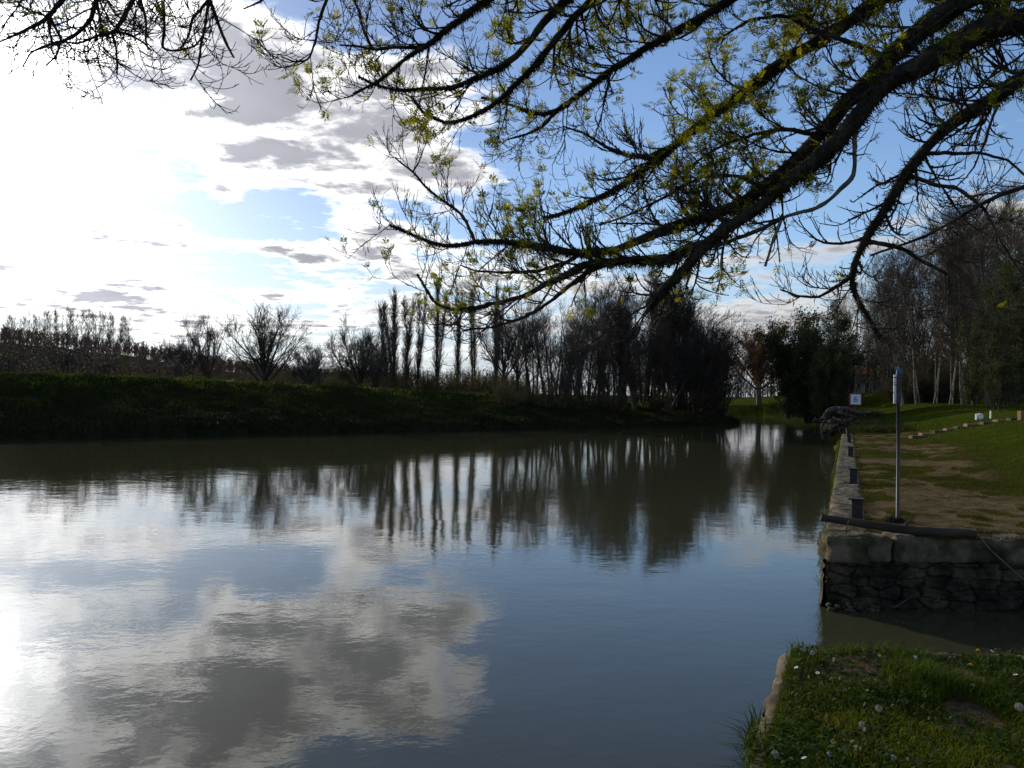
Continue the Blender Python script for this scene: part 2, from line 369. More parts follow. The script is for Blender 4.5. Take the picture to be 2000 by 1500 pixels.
na, nr = 900, 430
ang = np.concatenate([np.linspace(-50, 50, 700), np.linspace(50, 310, na-700+2)[1:-1]])*math.pi/180
rad = np.geomspace(.4, 3500, nr)
A, Rr = np.meshgrid(ang, rad); X, Y = np.sin(A)*Rr, np.cos(A)*Rr
Z, info = H(X, Y, True)
n_a = len(ang)
i, j = np.meshgrid(np.arange(nr-1), np.arange(n_a), indexing='ij'); j2 = (j+1) % n_a
F = np.stack([i*n_a+j, i*n_a+j2, (i+1)*n_a+j2, (i+1)*n_a+j], -1).reshape(-1, 4)
V = np.stack([X, Y, Z], -1).reshape(-1, 3)
V = np.concatenate([V, [[0, 0, .78]]])
ctr = np.stack([np.full(n_a, len(V)-1), np.arange(n_a), (np.arange(n_a)+1) % n_a, np.full(n_a, len(V)-1)], -1)
def dirt_mask(x, y, info):
    s, dw = info['s'], info['dw']
    n = fbm(x*1.1, y*1.1, 3., 5); n2 = fbm(x*3.5, y*2.2, 8., 4)
    quay = ss(s, 4.6, 1.2)*(y > 8.5)*(y < 40)
    path = np.exp(-((s-2.0-.5*np.sin(y*.35))/.55)**2)*(y > 8.5)*(y < 34)
    d = quay*ss(n+.5*n2, -.2, .25)*.8+path*ss(n2+n*.6, -.35, .15)*.85+ss(y, 10.9, 9.3)*(y > 8.5)*ss(n2, -.25, .2)*.8
    mole = np.exp(-(((x-NEARD[0])/.24)**2+((y-NEARD[1])/.11)**2))
    near = (y < 5.2)*(ss(n2+n*.5, -.02, .28)*.9+mole*1.6)
    d = np.where(y < 8, near, d)
    d = np.where(info['left'], ss(info['dl'], 4.5, .8)*ss(n+n2*.6, -.3, .35)*.75, d)
    return np.clip(d, 0, 1)
NEARD = hit(1690, 1293)
dm = dirt_mask(X.ravel(), Y.ravel(), {k: v.ravel() for k, v in info.items()})
ground = mk('ground', V, np.concatenate([F, ctr[:, [0, 1, 2, 2]]*0+ctr]), None, smooth=True) if False else mk('ground', V, F, None, smooth=True)
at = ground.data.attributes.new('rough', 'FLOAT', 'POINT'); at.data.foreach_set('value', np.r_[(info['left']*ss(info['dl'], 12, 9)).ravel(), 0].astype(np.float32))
at = ground.data.attributes.new('dirt', 'FLOAT', 'POINT'); at.data.foreach_set('value', np.r_[dm, 0].astype(np.float32))
m = bpy.data.materials.new('ground_cover'); m.use_nodes = True; nt = m.node_tree; nt.nodes.clear()
pos = N('ShaderNodeNewGeometry').outputs['Position']
da = N('ShaderNodeAttribute', attribute_name='dirt').outputs['Fac']
a1, a2, a3 = noise(pos, .25, 5), noise(pos, 3.0, 8, .7), noise(pos, 25, 5, .7)
gcol = mixc(sstep(a1.outputs[0], .35, .65), (.024, .046, .004, 1), (.042, .064, .005, 1))
gcol = mixc(sstep(a2.outputs[0], .42, .62), gcol, (.048, .052, .014, 1))
gcol = mixc(mth('MULTIPLY', sstep(a3.outputs[0], .5, .62), .5), gcol, (.014, .022, .005, 1))
ecol = mixc(sstep(mth('ADD', mth('MULTIPLY', a3.outputs[0], .5), mth('MULTIPLY', a2.outputs[0], .5)), .38, .6), (.05, .037, .02, 1), (.17, .13, .075, 1))
ecol = mixc(mth('MULTIPLY', sstep(noise(pos, 60, 3).outputs[0], .55, .62), .6), ecol, (.035, .04, .01, 1))
edge = mth('ADD', da, mth('MULTIPLY', mth('SUBTRACT', a3.outputs[0], .5), .9))
gcol = mixc(sstep(da, .02, .35), gcol, (.052, .046, .013, 1))
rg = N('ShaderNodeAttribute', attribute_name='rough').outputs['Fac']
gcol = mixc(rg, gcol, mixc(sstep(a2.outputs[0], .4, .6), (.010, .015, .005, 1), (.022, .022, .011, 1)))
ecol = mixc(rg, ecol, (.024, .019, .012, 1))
col = mixc(sstep(edge, .35, .6), gcol, ecol)
b = N('ShaderNodeBsdfPrincipled'); put(b.inputs['Base Color'], col); b.inputs['Roughness'].default_value = 1; b.inputs['Specular IOR Level'].default_value = 0
bp = N('ShaderNodeBump'); bp.inputs['Distance'].default_value = .05; put(bp.inputs['Height'], mth('ADD', a3.outputs[0], mth('MULTIPLY', a2.outputs[0], 1.5))); put(b.inputs['Normal'], bp.outputs[0])
o = N('ShaderNodeOutputMaterial'); put(o.inputs[0], b.outputs[0])
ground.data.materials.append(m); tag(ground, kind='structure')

# water
m = bpy.data.materials.new('river_water'); m.use_nodes = True; nt = m.node_tree; nt.nodes.clear()
pos = N('ShaderNodeNewGeometry').outputs['Position']
w1 = noise(vmt('MULTIPLY', pos, (1, 1.25, 1)), 4.2, 3, .55, .4); w2 = noise(vmt('MULTIPLY', pos, (1, 1.4, 1)), .9, 3, .5, .3); w3_ = noise(pos, 14, 2, .5)
patch = sstep(noise(pos, .16, 4, .6).outputs[0], .38, .66, .45, 1.25)
hgt = mth('ADD', mth('MULTIPLY', w1.outputs[0], .0017), mth('ADD', mth('MULTIPLY', w2.outputs[0], .0036), mth('MULTIPLY', w3_.outputs[0], .0005)))
hgt = mth('MULTIPLY', hgt, patch)
bp = N('ShaderNodeBump'); bp.inputs['Strength'].default_value = 1; bp.inputs['Distance'].default_value = 1.0; put(bp.inputs['Height'], hgt)
b = N('ShaderNodeBsdfPrincipled'); b.inputs['Base Color'].default_value = (.041, .043, .023, 1); b.inputs['Roughness'].default_value = .03
b.inputs['IOR'].default_value = 1.333; put(b.inputs['Normal'], bp.outputs[0])
o = N('ShaderNodeOutputMaterial'); put(o.inputs[0], b.outputs[0])
wr = np.geomspace(1, 600, 40); wa = np.linspace(-math.pi, math.pi, 97)[:-1]
wv = [(math.sin(a)*r, math.cos(a)*r, 0) for r in wr for a in wa]; k = len(wa)
wf = [(i*k+j, i*k+(j+1) % k, (i+1)*k+(j+1) % k, (i+1)*k+j) for i in range(len(wr)-1) for j in range(k)]+[tuple(range(k))[::-1]]
water = mk('water', wv, wf, m); tag(water, kind='structure')

# ------------------------------------------------------------------ blades
def blades(pts, hgt, wid, lean=.5, az_bias=None, curl=.5):
    n = len(pts); a = rs.uniform(0, 2*math.pi, n); d = np.stack([np.cos(a), np.sin(a), 0*a], 1)
    pr = np.stack([-d[:, 1], d[:, 0], 0*a], 1); ln = rs.uniform(.1, lean, n)[:, None]
    hgt = hgt[:, None]; wid = np.broadcast_to(wid, (n,))[:, None]
    up = np.array([0, 0, 1.])
    b0 = pts; b1 = pts+up*hgt*.55+d*hgt*ln*.35; b2 = pts+up*hgt*(1-.3*ln)+d*hgt*ln*(1+curl)
    v = np.stack([b0-pr*wid, b0+pr*wid, b1-pr*wid*.8, b1+pr*wid*.8, b2], 1).reshape(-1, 3)
    o = np.arange(n)[:, None]*5
    f = np.concatenate([o+[0, 1, 3], o+[0, 3, 2], o+[2, 3, 4]])
    return v, f
def leafcards(pts, size, flat=0.0):
    n = len(pts); u = rnd(n); u[:, 2] *= 1-flat; u = unit(u); w = unit(np.cross(u, rnd(n))); size = np.broadcast_to(size, (n,))[:, None]
    v = np.stack([pts-u*size, pts-w*size*.55, pts+u*size, pts+w*size*.55], 1).reshape(-1, 3)
    return v, np.arange(4*n).reshape(-1, 4)

# near bank grass
def scatter(n, x0, x1, y0, y1): return rs.uniform(x0, x1, n), rs.uniform(y0, y1, n)
x, y = scatter(260000, -1.5, 5.5, 1.2, 4.9)
z, inf = H(x, y, True); z = np.maximum(z, .72); dmm = dirt_mask(x, y, inf)
keep = (~inf['ins']) & (inf['s'] > .0) & (inf['dw'] > .01) & (rs.rand(len(x)) > dmm*1.25) & ((inf['s'] > .07) | (rs.rand(len(x)) > .65)) & (rs.rand(len(x)) < .55+.9*ss(fbm(x*2.2, y*2.2, 1.), -.3, .3))
x, y, z = x[keep], y[keep], z[keep]
hh = (.014+.022*rs.rand(len(x)))*(1+1.0*ss(fbm(x*1.7, y*1.7, 5.), .0, .45))
lush = np.exp(-((x-hit(1780, 1340)[0])/.32)**2-((y-hit(1780, 1340)[1])/.22)**2)
hh = hh*(1+1.1*lush); hh = hh*(1+.9*(y > 4.75)*rs.rand(len(x)))
isl = rs.rand(len(x)) < lush*.8+.12
sel = ~isl
g1 = mk('grass', *blades(np.stack([x, y, z-.005], 1)[sel], hh[sel], .0016+.0012*rs.rand(sel.sum()), .9), M['grass']); tag(g1, 'short green grass covering the near bank', 'grass', kind='stuff')
g2 = mk('lush_bright_grass', *blades(np.stack([x, y, z-.005], 1)[isl], hh[isl]*1.15, .0022, .8), M['lush_sunlit_grass']); tag(g2, 'longer bright green grass tufts on the near bank', 'grass', kind='stuff')
x, y = scatter(26000, -1.2, 5, 1.4, 4.93); z, inf = H(x, y, True)
keep = (inf['s'] > .1) & (fbm(x*2.6, y*2.6, 12.) > .1-.35*(inf['s'] < .6)) & ~inf['ins']; x, y, z = x[keep], y[keep], z[keep]
mk_ = mk('ground_weeds', *leafcards(np.stack([x, y, z+.01+.035*rs.rand(len(x))], 1), .010+.012*rs.rand(len(x)), .6), M['weed']); tag(mk_, 'low broad-leaved weeds and clover on the near bank', 'weeds', kind='stuff')
x, y = scatter(7000, -1.2, 5, 1.4, 4.93); z, inf = H(x, y, True); keep = (inf['s'] > .05) & ~inf['ins']
x, y, z = x[keep], y[keep], z[keep]
st = mk('straw', *blades(np.stack([x, y, z], 1), .02+.05*rs.rand(len(x))**2, .0012, 2.5), M['straw']); tag(st, 'dry straw and dead stems lying in the near grass', 'dry grass', kind='stuff')
# quay lawn grass
dd = np.geomspace(9.2, 60, 200000)[rs.permutation(200000)]
ax = rs.uniform(.36, .75, 200000); x, y = ax*dd, dd; z, inf = H(x, y, True); dmm = dirt_mask(x, y, inf)
keep = (~inf['ins']) & (inf['s'] > .48) & (rs.rand(len(x)) > dmm*1.3); x, y, z = x[keep], y[keep], z[keep]
hh = (.02+.03*rs.rand(len(x)))*(1+.5*ss(y, 12, 40))
oq = rs.rand(len(x)) < 1.1*ss(inf['s'][keep], 5.5, 1.5)*(y < 38)
tag(mk('worn_grass', *blades(np.stack([x, y, z-.005], 1)[oq], hh[oq]*.8, .0018+y[oq]*.00012, 1.2), M['olivegrass']), 'worn yellowish grass on the quay top', 'grass', kind='stuff')
x, y, z, hh = x[~oq], y[~oq], z[~oq], hh[~oq]
lg = mk('lawn_grass', *blades(np.stack([x, y, z-.005], 1), hh, .0018+y*.00012, .8), M['grass']); tag(lg, 'mown grass covering the quay top and sloping lawn', 'grass', kind='stuff')
# levee grass
t = rs.uniform(-62, 30, 150000); q = rs.uniform(.15, 10.5, 150000)
lx, ly = LEFT[1:12, 0], LEFT[1:12, 1]; yy = np.interp(t, lx, ly); x = t-q*.62; y = yy+q*.78
z, inf = H(x, y, True); keep = inf['left'] & ~inf['ins'] & (y > 10); x, y, z, dl = x[keep], y[keep], z[keep], inf['dl'][keep]
hh = (.06+.12*rs.rand(len(x)))*(1+.7*ss(dl, 4, 1))*(1+.6*ss(fbm(x*.9, y*.9), 0, .4))
cr = (dl > 6.3+2.5*fbm(x*.35, y*.35, 2.)) & (rs.rand(len(x)) < .7*ss(fbm(x*.6, y*.6, 5.), -.35, .2)); hh = hh*np.where(dl > 6, .7+1.1*ss(fbm(x*1.6, y*1.6, 3.), -.1, .4), 1); v_ = np.stack([x, y, z-.02], 1)
cg = mk('backlit_crest_grass', *blades(v_[cr], hh[cr]*1.1, .010, .8), M['lush_sunlit_grass']); tag(cg, 'grass along the crest of the far bank, painted brighter green as if backlit', 'grass', kind='stuff')  # backlit rim put into the blade colour
x, y, z, hh, dl = x[~cr], y[~cr], z[~cr], hh[~cr], dl[~cr]
dry = (dl < 3.2+3*fbm(x*.4, y*.4, 8.)) & (rs.rand(len(x)) < .28)
dg = mk('dead_bank_grass', *blades(np.stack([x, y, z-.02], 1)[dry], hh[dry]*.9, .010, 2.4), M['deadgrass']); tag(dg, 'matted dead grass and stalks low on the far bank', 'grass', kind='stuff')
x, y, z, hh = x[~dry], y[~dry], z[~dry], hh[~dry]
lev = mk('levee_grass', *blades(np.stack([x, y, z-.02], 1), hh, .010, 1.0), M['levgrass']); tag(lev, 'rough dark grass covering the far river bank', 'grass', kind='stuff')
# natural right bank and far bank rough growth
u = rs.rand(40000); seg = np.interp(u*(len(NATR)-3), np.arange(len(NATR)), NATR[:, 0]), np.interp(u*(len(NATR)-3), np.arange(len(NATR)), NATR[:, 1])
x, y = seg[0]+rs.uniform(-.5, 3.5, 40000), seg[1]+rs.uniform(-.5, 3.0, 40000); z, inf = H(x, y, True); keep = ~inf['ins'] & (z > 0) & (y > 36)
rb = mk('bank_growth', *blades(np.stack([x, y, z-.02], 1)[keep], .12+.3*rs.rand(keep.sum()), .014, 1.2), M['levgrass']); tag(rb, 'rough reeds and weeds along the right bank beyond the quay', 'reeds', kind='stuff')

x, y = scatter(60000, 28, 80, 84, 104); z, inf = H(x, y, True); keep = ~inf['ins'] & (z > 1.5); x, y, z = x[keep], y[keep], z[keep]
mg = mk('sunlit_mound_grass', *blades(np.stack([x, y, z-.03], 1), .2+.3*rs.rand(len(x)), .03, .7), M['lush_sunlit_grass']); tag(mg, 'tall grass on the mound beyond the lawn, sunlight painted into its bright green', 'grass', kind='stuff')  # brighter blade colour stands in for sun on the mound

# ------------------------------------------------------------------ quay walls
def wall_face(p0, p1, ztop, zbot, inward, step=.0125, amp=.03, batter=.06):
    p0, p1 = np.array(p0, float), np.array(p1, float); L = np.linalg.norm(p1-p0); e = (p1-p0)/L; nrm = -np.array(inward, float)
    nu, nv = int(L/step)+1, int((ztop-zbot)/step)+1
    U, W = np.meshgrid(np.linspace(0, L, nu), np.linspace(zbot, ztop, nv))
    # irregular stones: distance to two nearest of a jittered lattice
    cu, cv = .27, .115; best = np.full(U.shape, 9.); sec = best.copy(); bid = np.zeros(U.shape)
    U0, W0 = U, W; U = U+.12*fbm(U*4, W*4, 2.2); W = W+.06*fbm(U0*3, W0*5, 6.2)
    iu, iv = np.floor(U/cu), np.floor(W/cv)
    for a in (-1, 0, 1):
        for b_ in (-1, 0, 1):
            gu, gv = iu+a, iv+b_; hsh = vn(gu*3.71+.5, gv*5.13+.5, 1.5); h2 = vn(gu*7.3+.2, gv*2.9+.7, 4.5)
            d = np.hypot((U-(gu-.1+1.2*hsh)*cu)/cu, (W-(gv-.05+1.1*h2)*cv)/cv)
            nw = d < best; sec = np.where(nw, best, np.minimum(sec, d)); bid = np.where(nw, vn(gu*1.7, gv*9.1, 7.), bid); best = np.minimum(best, d)
    U, W = U0, W0; off = amp*ss(sec-best, .0, .13)*(.4+bid)+.035*fbm(U*7, W*9)+.02*fbm(U*24, W*28, 3.)+batter*(ztop-W)/(ztop-zbot)
    fade = 1
    pts = np.stack([p0[0]+e[0]*U+nrm[0]*off*fade, p0[1]+e[1]*U+nrm[1]*off*fade, W], -1).reshape(-1, 3)
    i, j = np.meshgrid(np.arange(nv-1), np.arange(nu-1), indexing='ij')
    f = np.stack([i*nu+j, i*nu+j+1, (i+1)*nu+j+1, (i+1)*nu+j], -1).reshape(-1, 4)
    return pts, f
def stone_block(c, h, rz, seed, amp=.028):
    nx, ny, nz = [max(2, int(q*2/.03)) for q in h]
    vs, fs = [], []
    def face(o, u, w, n1, n2):
        base = len(vs)
        for a in range(n1+1):
            for b_ in range(n2+1): vs.append(np.array(o)+np.array(u)*(a/n1*2-1)+np.array(w)*(b_/n2*2-1))
        for a in range(n1):
            for b_ in range(n2): q = base+a*(n2+1)+b_; fs.append((q, q+n2+1, q+n2+2, q+1))
    hx, hy, hz = h
    face((0, 0, hz), (hx, 0, 0), (0, hy, 0), nx, ny); face((0, 0, -hz), (hx, 0, 0), (0, -hy, 0), nx, ny)
    face((0, -hy, 0), (hx, 0, 0), (0, 0, hz), nx, nz); face((0, hy, 0), (-hx, 0, 0), (0, 0, hz), nx, nz)
    face((hx, 0, 0), (0, hy, 0), (0, 0, hz), ny, nz); face((-hx, 0, 0), (0, -hy, 0), (0, 0, hz), ny, nz)
    v = np.array(vs); hh = np.array(h)
    rad_ = .055; qn = np.clip(v, -hh+rad_, hh-rad_); dd_ = v-qn; ln = np.linalg.norm(dd_, axis=1, keepdims=True); v = qn+dd_*np.minimum(1, rad_/(ln+1e-9))
    v = v+unit(v/hh)*(fbm(v[:, 0]*5+seed, v[:, 1]*5, v[:, 2]*5)[:, None])*amp*2+unit(v/hh)*(fbm(v[:, 0]*22+seed, v[:, 1]*22, v[:, 2]*22+3)[:, None])*amp*.55
    ca, sa = math.cos(rz), math.sin(rz)
    return np.stack([c[0]+v[:, 0]*ca-v[:, 1]*sa, c[1]+v[:, 0]*sa+v[:, 1]*ca, c[2]+v[:, 2]], 1), np.array(fs)
lang = math.atan2(1, .41)                       # direction of the river edge
ld = np.array([math.cos(lang), math.sin(lang)]); ln_in = np.array([ld[1], -ld[0]])   # inward (land side)
quay = empty('quay_wall', (rline(9), 9.0, 0), label='old stone quay wall with pale coping slabs running away beside the river', cat='wall')
def qm(name, v, f, mt, parent, smooth=True):
    o = mk(name, v, f, mt, smooth=smooth, loc=tuple(parent.location)); o.parent = parent; o.location = (0, 0, 0); return o
c0 = np.array([rline(9), 9.0])
qm('rubble_face', *wall_face(c0+[-.02, 0], (10.5, 9.0), .50, -.5, (0, 1), amp=.06), M['rubble'], quay)
qm('river_face', *wall_face((rline(35.2), 35.2), c0, .50, -.4, ln_in, step=.05, amp=.035), M['rubble'], quay)
t = .02; sd = 0
while t < 27.6:
    L = random.Random(sd).uniform(.85, 1.5); c = c0+ld*(t+L/2)+ln_in*.21
    qm('coping_stone', *stone_block((c[0], c[1], .63), (L/2-.006, .22, .145), lang, sd*3.3), M['stone'], quay); t += L; sd += 1
for x0, x1 in ((4.225, 5.95), (5.97, 7.2), (7.22, 9), (9.02, 11.5)):
    qm('coping_stone', *stone_block(((x0+x1)/2, 9.17, .625), ((x1-x0)/2, .20, .145), 0, x0*7), M['stone'], quay)
qm('corner_stone', *stone_block((3.855, 9.17, .63), (.355, .20, .147), .0, 77), M['stone'], quay)
near = empty('bank_edging', (rline(4.95), 4.95, 0), label='narrow overgrown stone edging at the corner of the near grassy bank', cat='edging')
c1 = np.array([rline(4.95), 4.95])
t = 0; sd = 40
while t < 8:
    L = random.Random(sd).uniform(.8, 1.4); c = c1-ld*(t+L/2)+ln_in*.035
    qm('edging_stone', *stone_block((c[0], c[1], .69), (L/2-.006, .045, .07), lang, sd*3.3), M['stone'], near); t += L; sd += 1
t = 0
while t < 8:
    L = random.Random(sd).uniform(.8, 1.4); qm('edging_stone', *stone_block((c1[0]+.02+t+L/2, 4.91, .685), (L/2-.006, .045, .07), 0, sd*3.3), M['stone'], near); t += L; sd += 1
qm('rubble_face', *wall_face((14, 4.93), c1, .64, -.5, (0, -1), step=.05), M['rubble'], near)
qm('river_face', *wall_face(c1, (rline(-8), -8), .64, -.5, ln_in, step=.05), M['rubble'], near)
# plants on the wall edges
pp = []
for _ in range(5200):
    tt = rs.uniform(0, 26)**1.0; off = rs.uniform(-.10, .04); g = fbm(np.array([tt*1.3]), np.array([2.2]), 0)[0]
    if g < -.05 and tt > 1.2: continue
    q_ = c0+ld*tt+ln_in*off; pp.append((q_[0], q_[1], rs.uniform(.12, .72)))
pp = np.array(pp); wg = mk('wall_weeds', *blades(pp, .05+.13*rs.rand(len(pp)), .004, 1.6), M['grass']); tag(wg, 'grass and weeds hanging on the river side of the quay', 'weeds', kind='stuff')
pp = []
for _ in range(9000):
    tt = rs.uniform(-5, 0.05); q_ = c1+ld*tt+ln_in*rs.uniform(-.05, .1)
    if fbm(np.array([tt*2.3]), np.array([9.2]), 0)[0] < -.12: continue
    pp.append((q_[0], q_[1], rs.uniform(.55, .78)))
pp = np.array(pp); wg = mk('edge_weeds', *blades(pp, .03+.08*rs.rand(len(pp)), .003, 1.8), M['grass']); tag(wg, 'weeds growing out over the edging of the near bank', 'weeds', kind='stuff')
pp = np.stack([rs.uniform(3.5, 7, 2500), 9.0-rs.uniform(.0, .09, 2500), rs.uniform(.0, .48, 2500)], 1)
pp = pp[fbm(pp[:, 0]*3, pp[:, 2]*5, 3.) > .08]
wg = mk('wall_creeper', *leafcards(pp, .012), M['weed']); tag(wg, 'small leafy creepers on the front face of the stone quay', 'weeds', kind='stuff')

n = 5000; xx = rs.uniform(3.6, 10, n); yy = rs.choice([8.98, 9.36], n)+rs.normal(0, .025, n); cl = fbm(xx*2.2, yy*2, 3.) > .02
p1_ = np.stack([xx, yy, np.full(n, .765)], 1)[cl]; tt = rs.uniform(0, 26, n); of = rs.normal(.43, .03, n); cl = fbm(tt*1.6, of*0, 7.) > -.1
p2_ = np.stack([c0[0]+ld[0]*tt+ln_in[0]*of, c0[1]+ld[1]*tt+ln_in[1]*of, np.full(n, .765)], 1)[cl]; pp = np.concatenate([p1_, p2_])
tag(mk('joint_grass', *blades(pp, .02+.035*rs.rand(len(pp)), .003, 1.5), M['olivegrass']), 'small tufts of grass and moss growing along the quay coping', 'grass', kind='stuff')

# ------------------------------------------------------------------ quay objects
def bollard():
    e = empty('mooring_bollard'); mb = MB(); mb.box((0, 0, .12), (.065, .05, .13), 0, bev=.008); mb.build('post', M['iron'], e)
    mb = MB(); mb.box((-.01, 0, .258), (.095, .07, .010), 0, bev=.004); mb.build('cap', M['iron'], e)
    mb = MB(); mb.box((0, 0, .003), (.09, .075, .012), 0, bev=.004); mb.build('base_plate', M['iron'], e)
    return e
bl = bollard()
for k, (by, lab) in enumerate(((10.25, 'squat iron mooring stub nearest the fallen log on the quay'), (14.7, 'squat iron mooring stub second along the quay edge'), (21.4, 'squat iron mooring stub third along the quay edge'), (28.2, 'squat iron mooring stub fourth along the quay edge'), (34.2, 'farthest iron mooring stub at the end of the quay'))):
    o = bl if k == 0 else copy_tree(bl); o.location = (4.33+.406*(by-10.25), by, .775); o.rotation_euler[2] = lang-math.pi/2+(.05*k)
    tag(o, lab, 'bollard', 'mooring bollards along the quay')
pb = hit(1753, 1020)
pole = empty('marker_pole', tuple(pb), label='tall thin metal marker pole with white plate and blue cap standing on the quay', cat='pole')
mb = MB(); mb.tube([(0, 0, -.1), (.002, 0, .9), (-.006, 0, 1.55)], .021, 10); mb.build('post', M['greymetal'], pole, True)
mb = MB(); mb.box((-.006, 0, 1.66), (.028, .03, .185), .0, bev=.004); mb.build('grey_panel', M['greymetal'], pole)
mb = MB(); mb.box((-.052, -.012, 1.655), (.016, .008, .18), .0, bev=.002); wp = mb.build('white_plate', M['white'], pole)
for zz in (1.51, 1.80): mb = MB(); mb.tube([(-.052, -.03, zz), (-.052, -.018, zz)], .004, 8); mb.build('bolt', M['black'], wp)
mb = MB(); mb.tube([(0, 0, 1.85), (0, 0, 1.90), (0, 0, 1.905), (0, 0, 1.935)], [.03, .03, .014, .012], 10); mb.build('cap', M['blue'], pole)
mb = MB(); mb.tube([(0, 0, 1.935), (0.001, 0, 2.05)], .004, 6); mb.build('aerial', M['greymetal'], pole)
n = 260; pts = np.array(pb)+np.stack([rs.normal(0, .045, n)-.02, rs.normal(0, .03, n), np.zeros(n)-.01], 1)
tf = mk('dead_tuft', *blades(pts, .04+.09*rs.rand(n), .005, 1.2), M['earth']); tag(tf, 'dark dead tuft of stems round the foot of the marker pole', 'plant')
# fallen log across the quay corner
lp = resample([P(1602, 1010, 9.25), P(1680, 1022, 9.2), P(1760, 1034, 9.15), P(1840, 1044, 9.08), P(1905, 1054, 9.0)], 26)
lp[:, 2] = np.maximum(lp[:, 2], .82)
lr = np.linspace(.042, .055, 26)*(1+.12*fbm(np.arange(26)*.6, 3.)); mb = MB(); mb.tube(lp+.006*np.stack([fbm(np.arange(26)*.7, q) for q in (1., 2., 3.)], 1), lr, 14)
lo_ = mb.build('fallen_log', M['log'], None, True); tag(lo_, 'long dark stripped log lying across the corner of the stone quay', 'log')
mb = MB(); mb.tube([lp[14]+[0, 0, .03], lp[14]+[.03, .02, .075], lp[14]+[.05, .02, .08]], [.022, .018, .012], 8); mb.build('knot', M['log'], lo_, True)
def stick(name, pts, r, mt, label, k=8, cat='stick'):
    p = resample(pts, 24); mb = MB(); mb.tube(p, np.linspace(r, r*.5, 24), k); o = mb.build(name, mt, None, True); tag(o, label, cat); return o
stick('pale_stick', [P(2030, 1160, 8.6), P(1980, 1115, 8.7), P(1935, 1075, 8.8), P(1915, 1050, 8.95), P(1895, 1036, 9.1), P(1858, 1027, 9.3)], .009, M['deadwood'], 'long curved pale stick hanging over the front of the quay')
stick('thin_stick', [P(1745, 1187, 8.75), P(1770, 1172, 8.85), P(1793, 1157, 8.93)], .006, M['deadwood'], 'short thin pale stick leaning on the quay wall at the waterline')
stick('dry_stalk', [P(1655, 1036, 8.97), P(1650, 1045, 8.93), P(1658, 1015, 9.1)], .006, M['straw'], 'short dry straw coloured stem draped over the log by the first bollard', cat='stem')
# driftwood and roots at the end of the quay
dw = empty('uprooted_stump', tuple(gd(1640, 43)), label='weathered uprooted stump and arching trunk at the end of the quay', cat='stump')
def trunkpath(pts, r0, r1, n=22, wob=.06):
    p = resample(pts, n); p = p+wob*np.stack([fbm(np.arange(n)*.5+q*9, q+.3) for q in (1., 2., 3.)], 1); return p, np.linspace(r0, r1, n)*(1+.25*fbm(np.arange(n)*.8, 5.))
dl_ = np.array(dw.location)
for nm, pts, r0, r1 in (('trunk', [P(1606, 822, 43), P(1618, 806, 43), P(1634, 798, 43), P(1655, 799, 42.5), P(1680, 807, 42.2), P(1702, 806, 42)], .19, .07),
                        ('root', [P(1632, 803, 42.6), P(1655, 812, 42), P(1675, 816, 41.6), P(1690, 812, 41.5)], .11, .03),
                        ('root', [P(1612, 820, 42.4), P(1606, 832, 41.5), P(1604, 846, 41), P(1607, 858, 40.6)], .08, .03),                         ('root', [P(1640, 830, 41), P(1660, 820, 41.5), P(1680, 815, 42)], .10, .03), ('root', [P(1625, 815, 42), P(1640, 822, 41.2), P(1655, 832, 40.8)], .07, .03), ('root', [P(1606, 825, 42), P(1592, 818, 41.5), P(1586, 826, 41)], .05, .015)):
    p, r_ = trunkpath(pts, r0, r1, 26, .12); r_ = r_*(1+.5*fbm(np.arange(26)*1.3, r0*50)); v, f = tubes(p[None], r_[None], 10); v = v+unit(rnd(len(v)))*.02; mk(nm, v-dl_, f, M['palelog' if nm == 'trunk' else 'bark'], dw, True)
u_, w_ = np.meshgrid(np.linspace(0, 2*math.pi, 60), np.linspace(-1.2, 1.57, 30)); c_ = P(1638, 826, 42.5)
mv = np.stack([np.cos(u_)*np.cos(w_), np.sin(u_)*np.cos(w_), np.sin(w_)], -1); dsp = 1+.5*fbm(mv[..., 0]*2.5, mv[..., 1]*2.5, mv[..., 2]*2.5+4)+.3*fbm(mv[..., 0]*8, mv[..., 1]*8, mv[..., 2]*8)
mv = mv*dsp[..., None]*[.75, 1.2, .45]+c_+[.2, .4, -.3]; i, j = np.meshgrid(np.arange(29), np.arange(59), indexing='ij')
mk('root_ball', mv.reshape(-1, 3)-dl_, np.stack([i*60+j, i*60+j+1, (i+1)*60+j+1, (i+1)*60+j], -1).reshape(-1, 4), M['bark'], dw, True)
rp = c_+[.15, .2, -.2]+rnd(70)*[.6, .8, .25]; p, r_ = grow(rp, rnd(70)+[0, -.3, -.4], rs.uniform(.4, 1.1, 70), rs.uniform(.015, .035, 70), 6, .35, -.05, .3); v, f = tubes(p, r_, 5); mk('fine_roots', v-dl_, f, M['bark'], dw, True)
# loose rubble at the foot of the quay corner
lv, lf_ = [], []
for _ in range(90):
    q_ = np.array([rs.uniform(3.38, 3.9)+rs.exponential(.12), 9-rs.uniform(.05, .22), rs.uniform(-.05, .07)]); v = rnd(14)*rs.uniform(.015, .05)*[1, 1, .7]
    bm_ = __import__('bmesh').new(); [bm_.verts.new(tuple(a_)) for a_ in v+q_]; __import__('bmesh').ops.convex_hull(bm_, input=bm_.verts); bm_.verts.index_update(); base_ = len(lv)
    lv += [tuple(a_.co) for a_ in bm_.verts]; lf_ += [tuple(base_+a_.index for a_ in f_.verts) for f_ in bm_.faces]; bm_.free()
tag(mk('loose_rubble', lv, lf_, M['stone']), 'loose pale rubble at the waterline under the quay corner', 'rubble', kind='stuff')
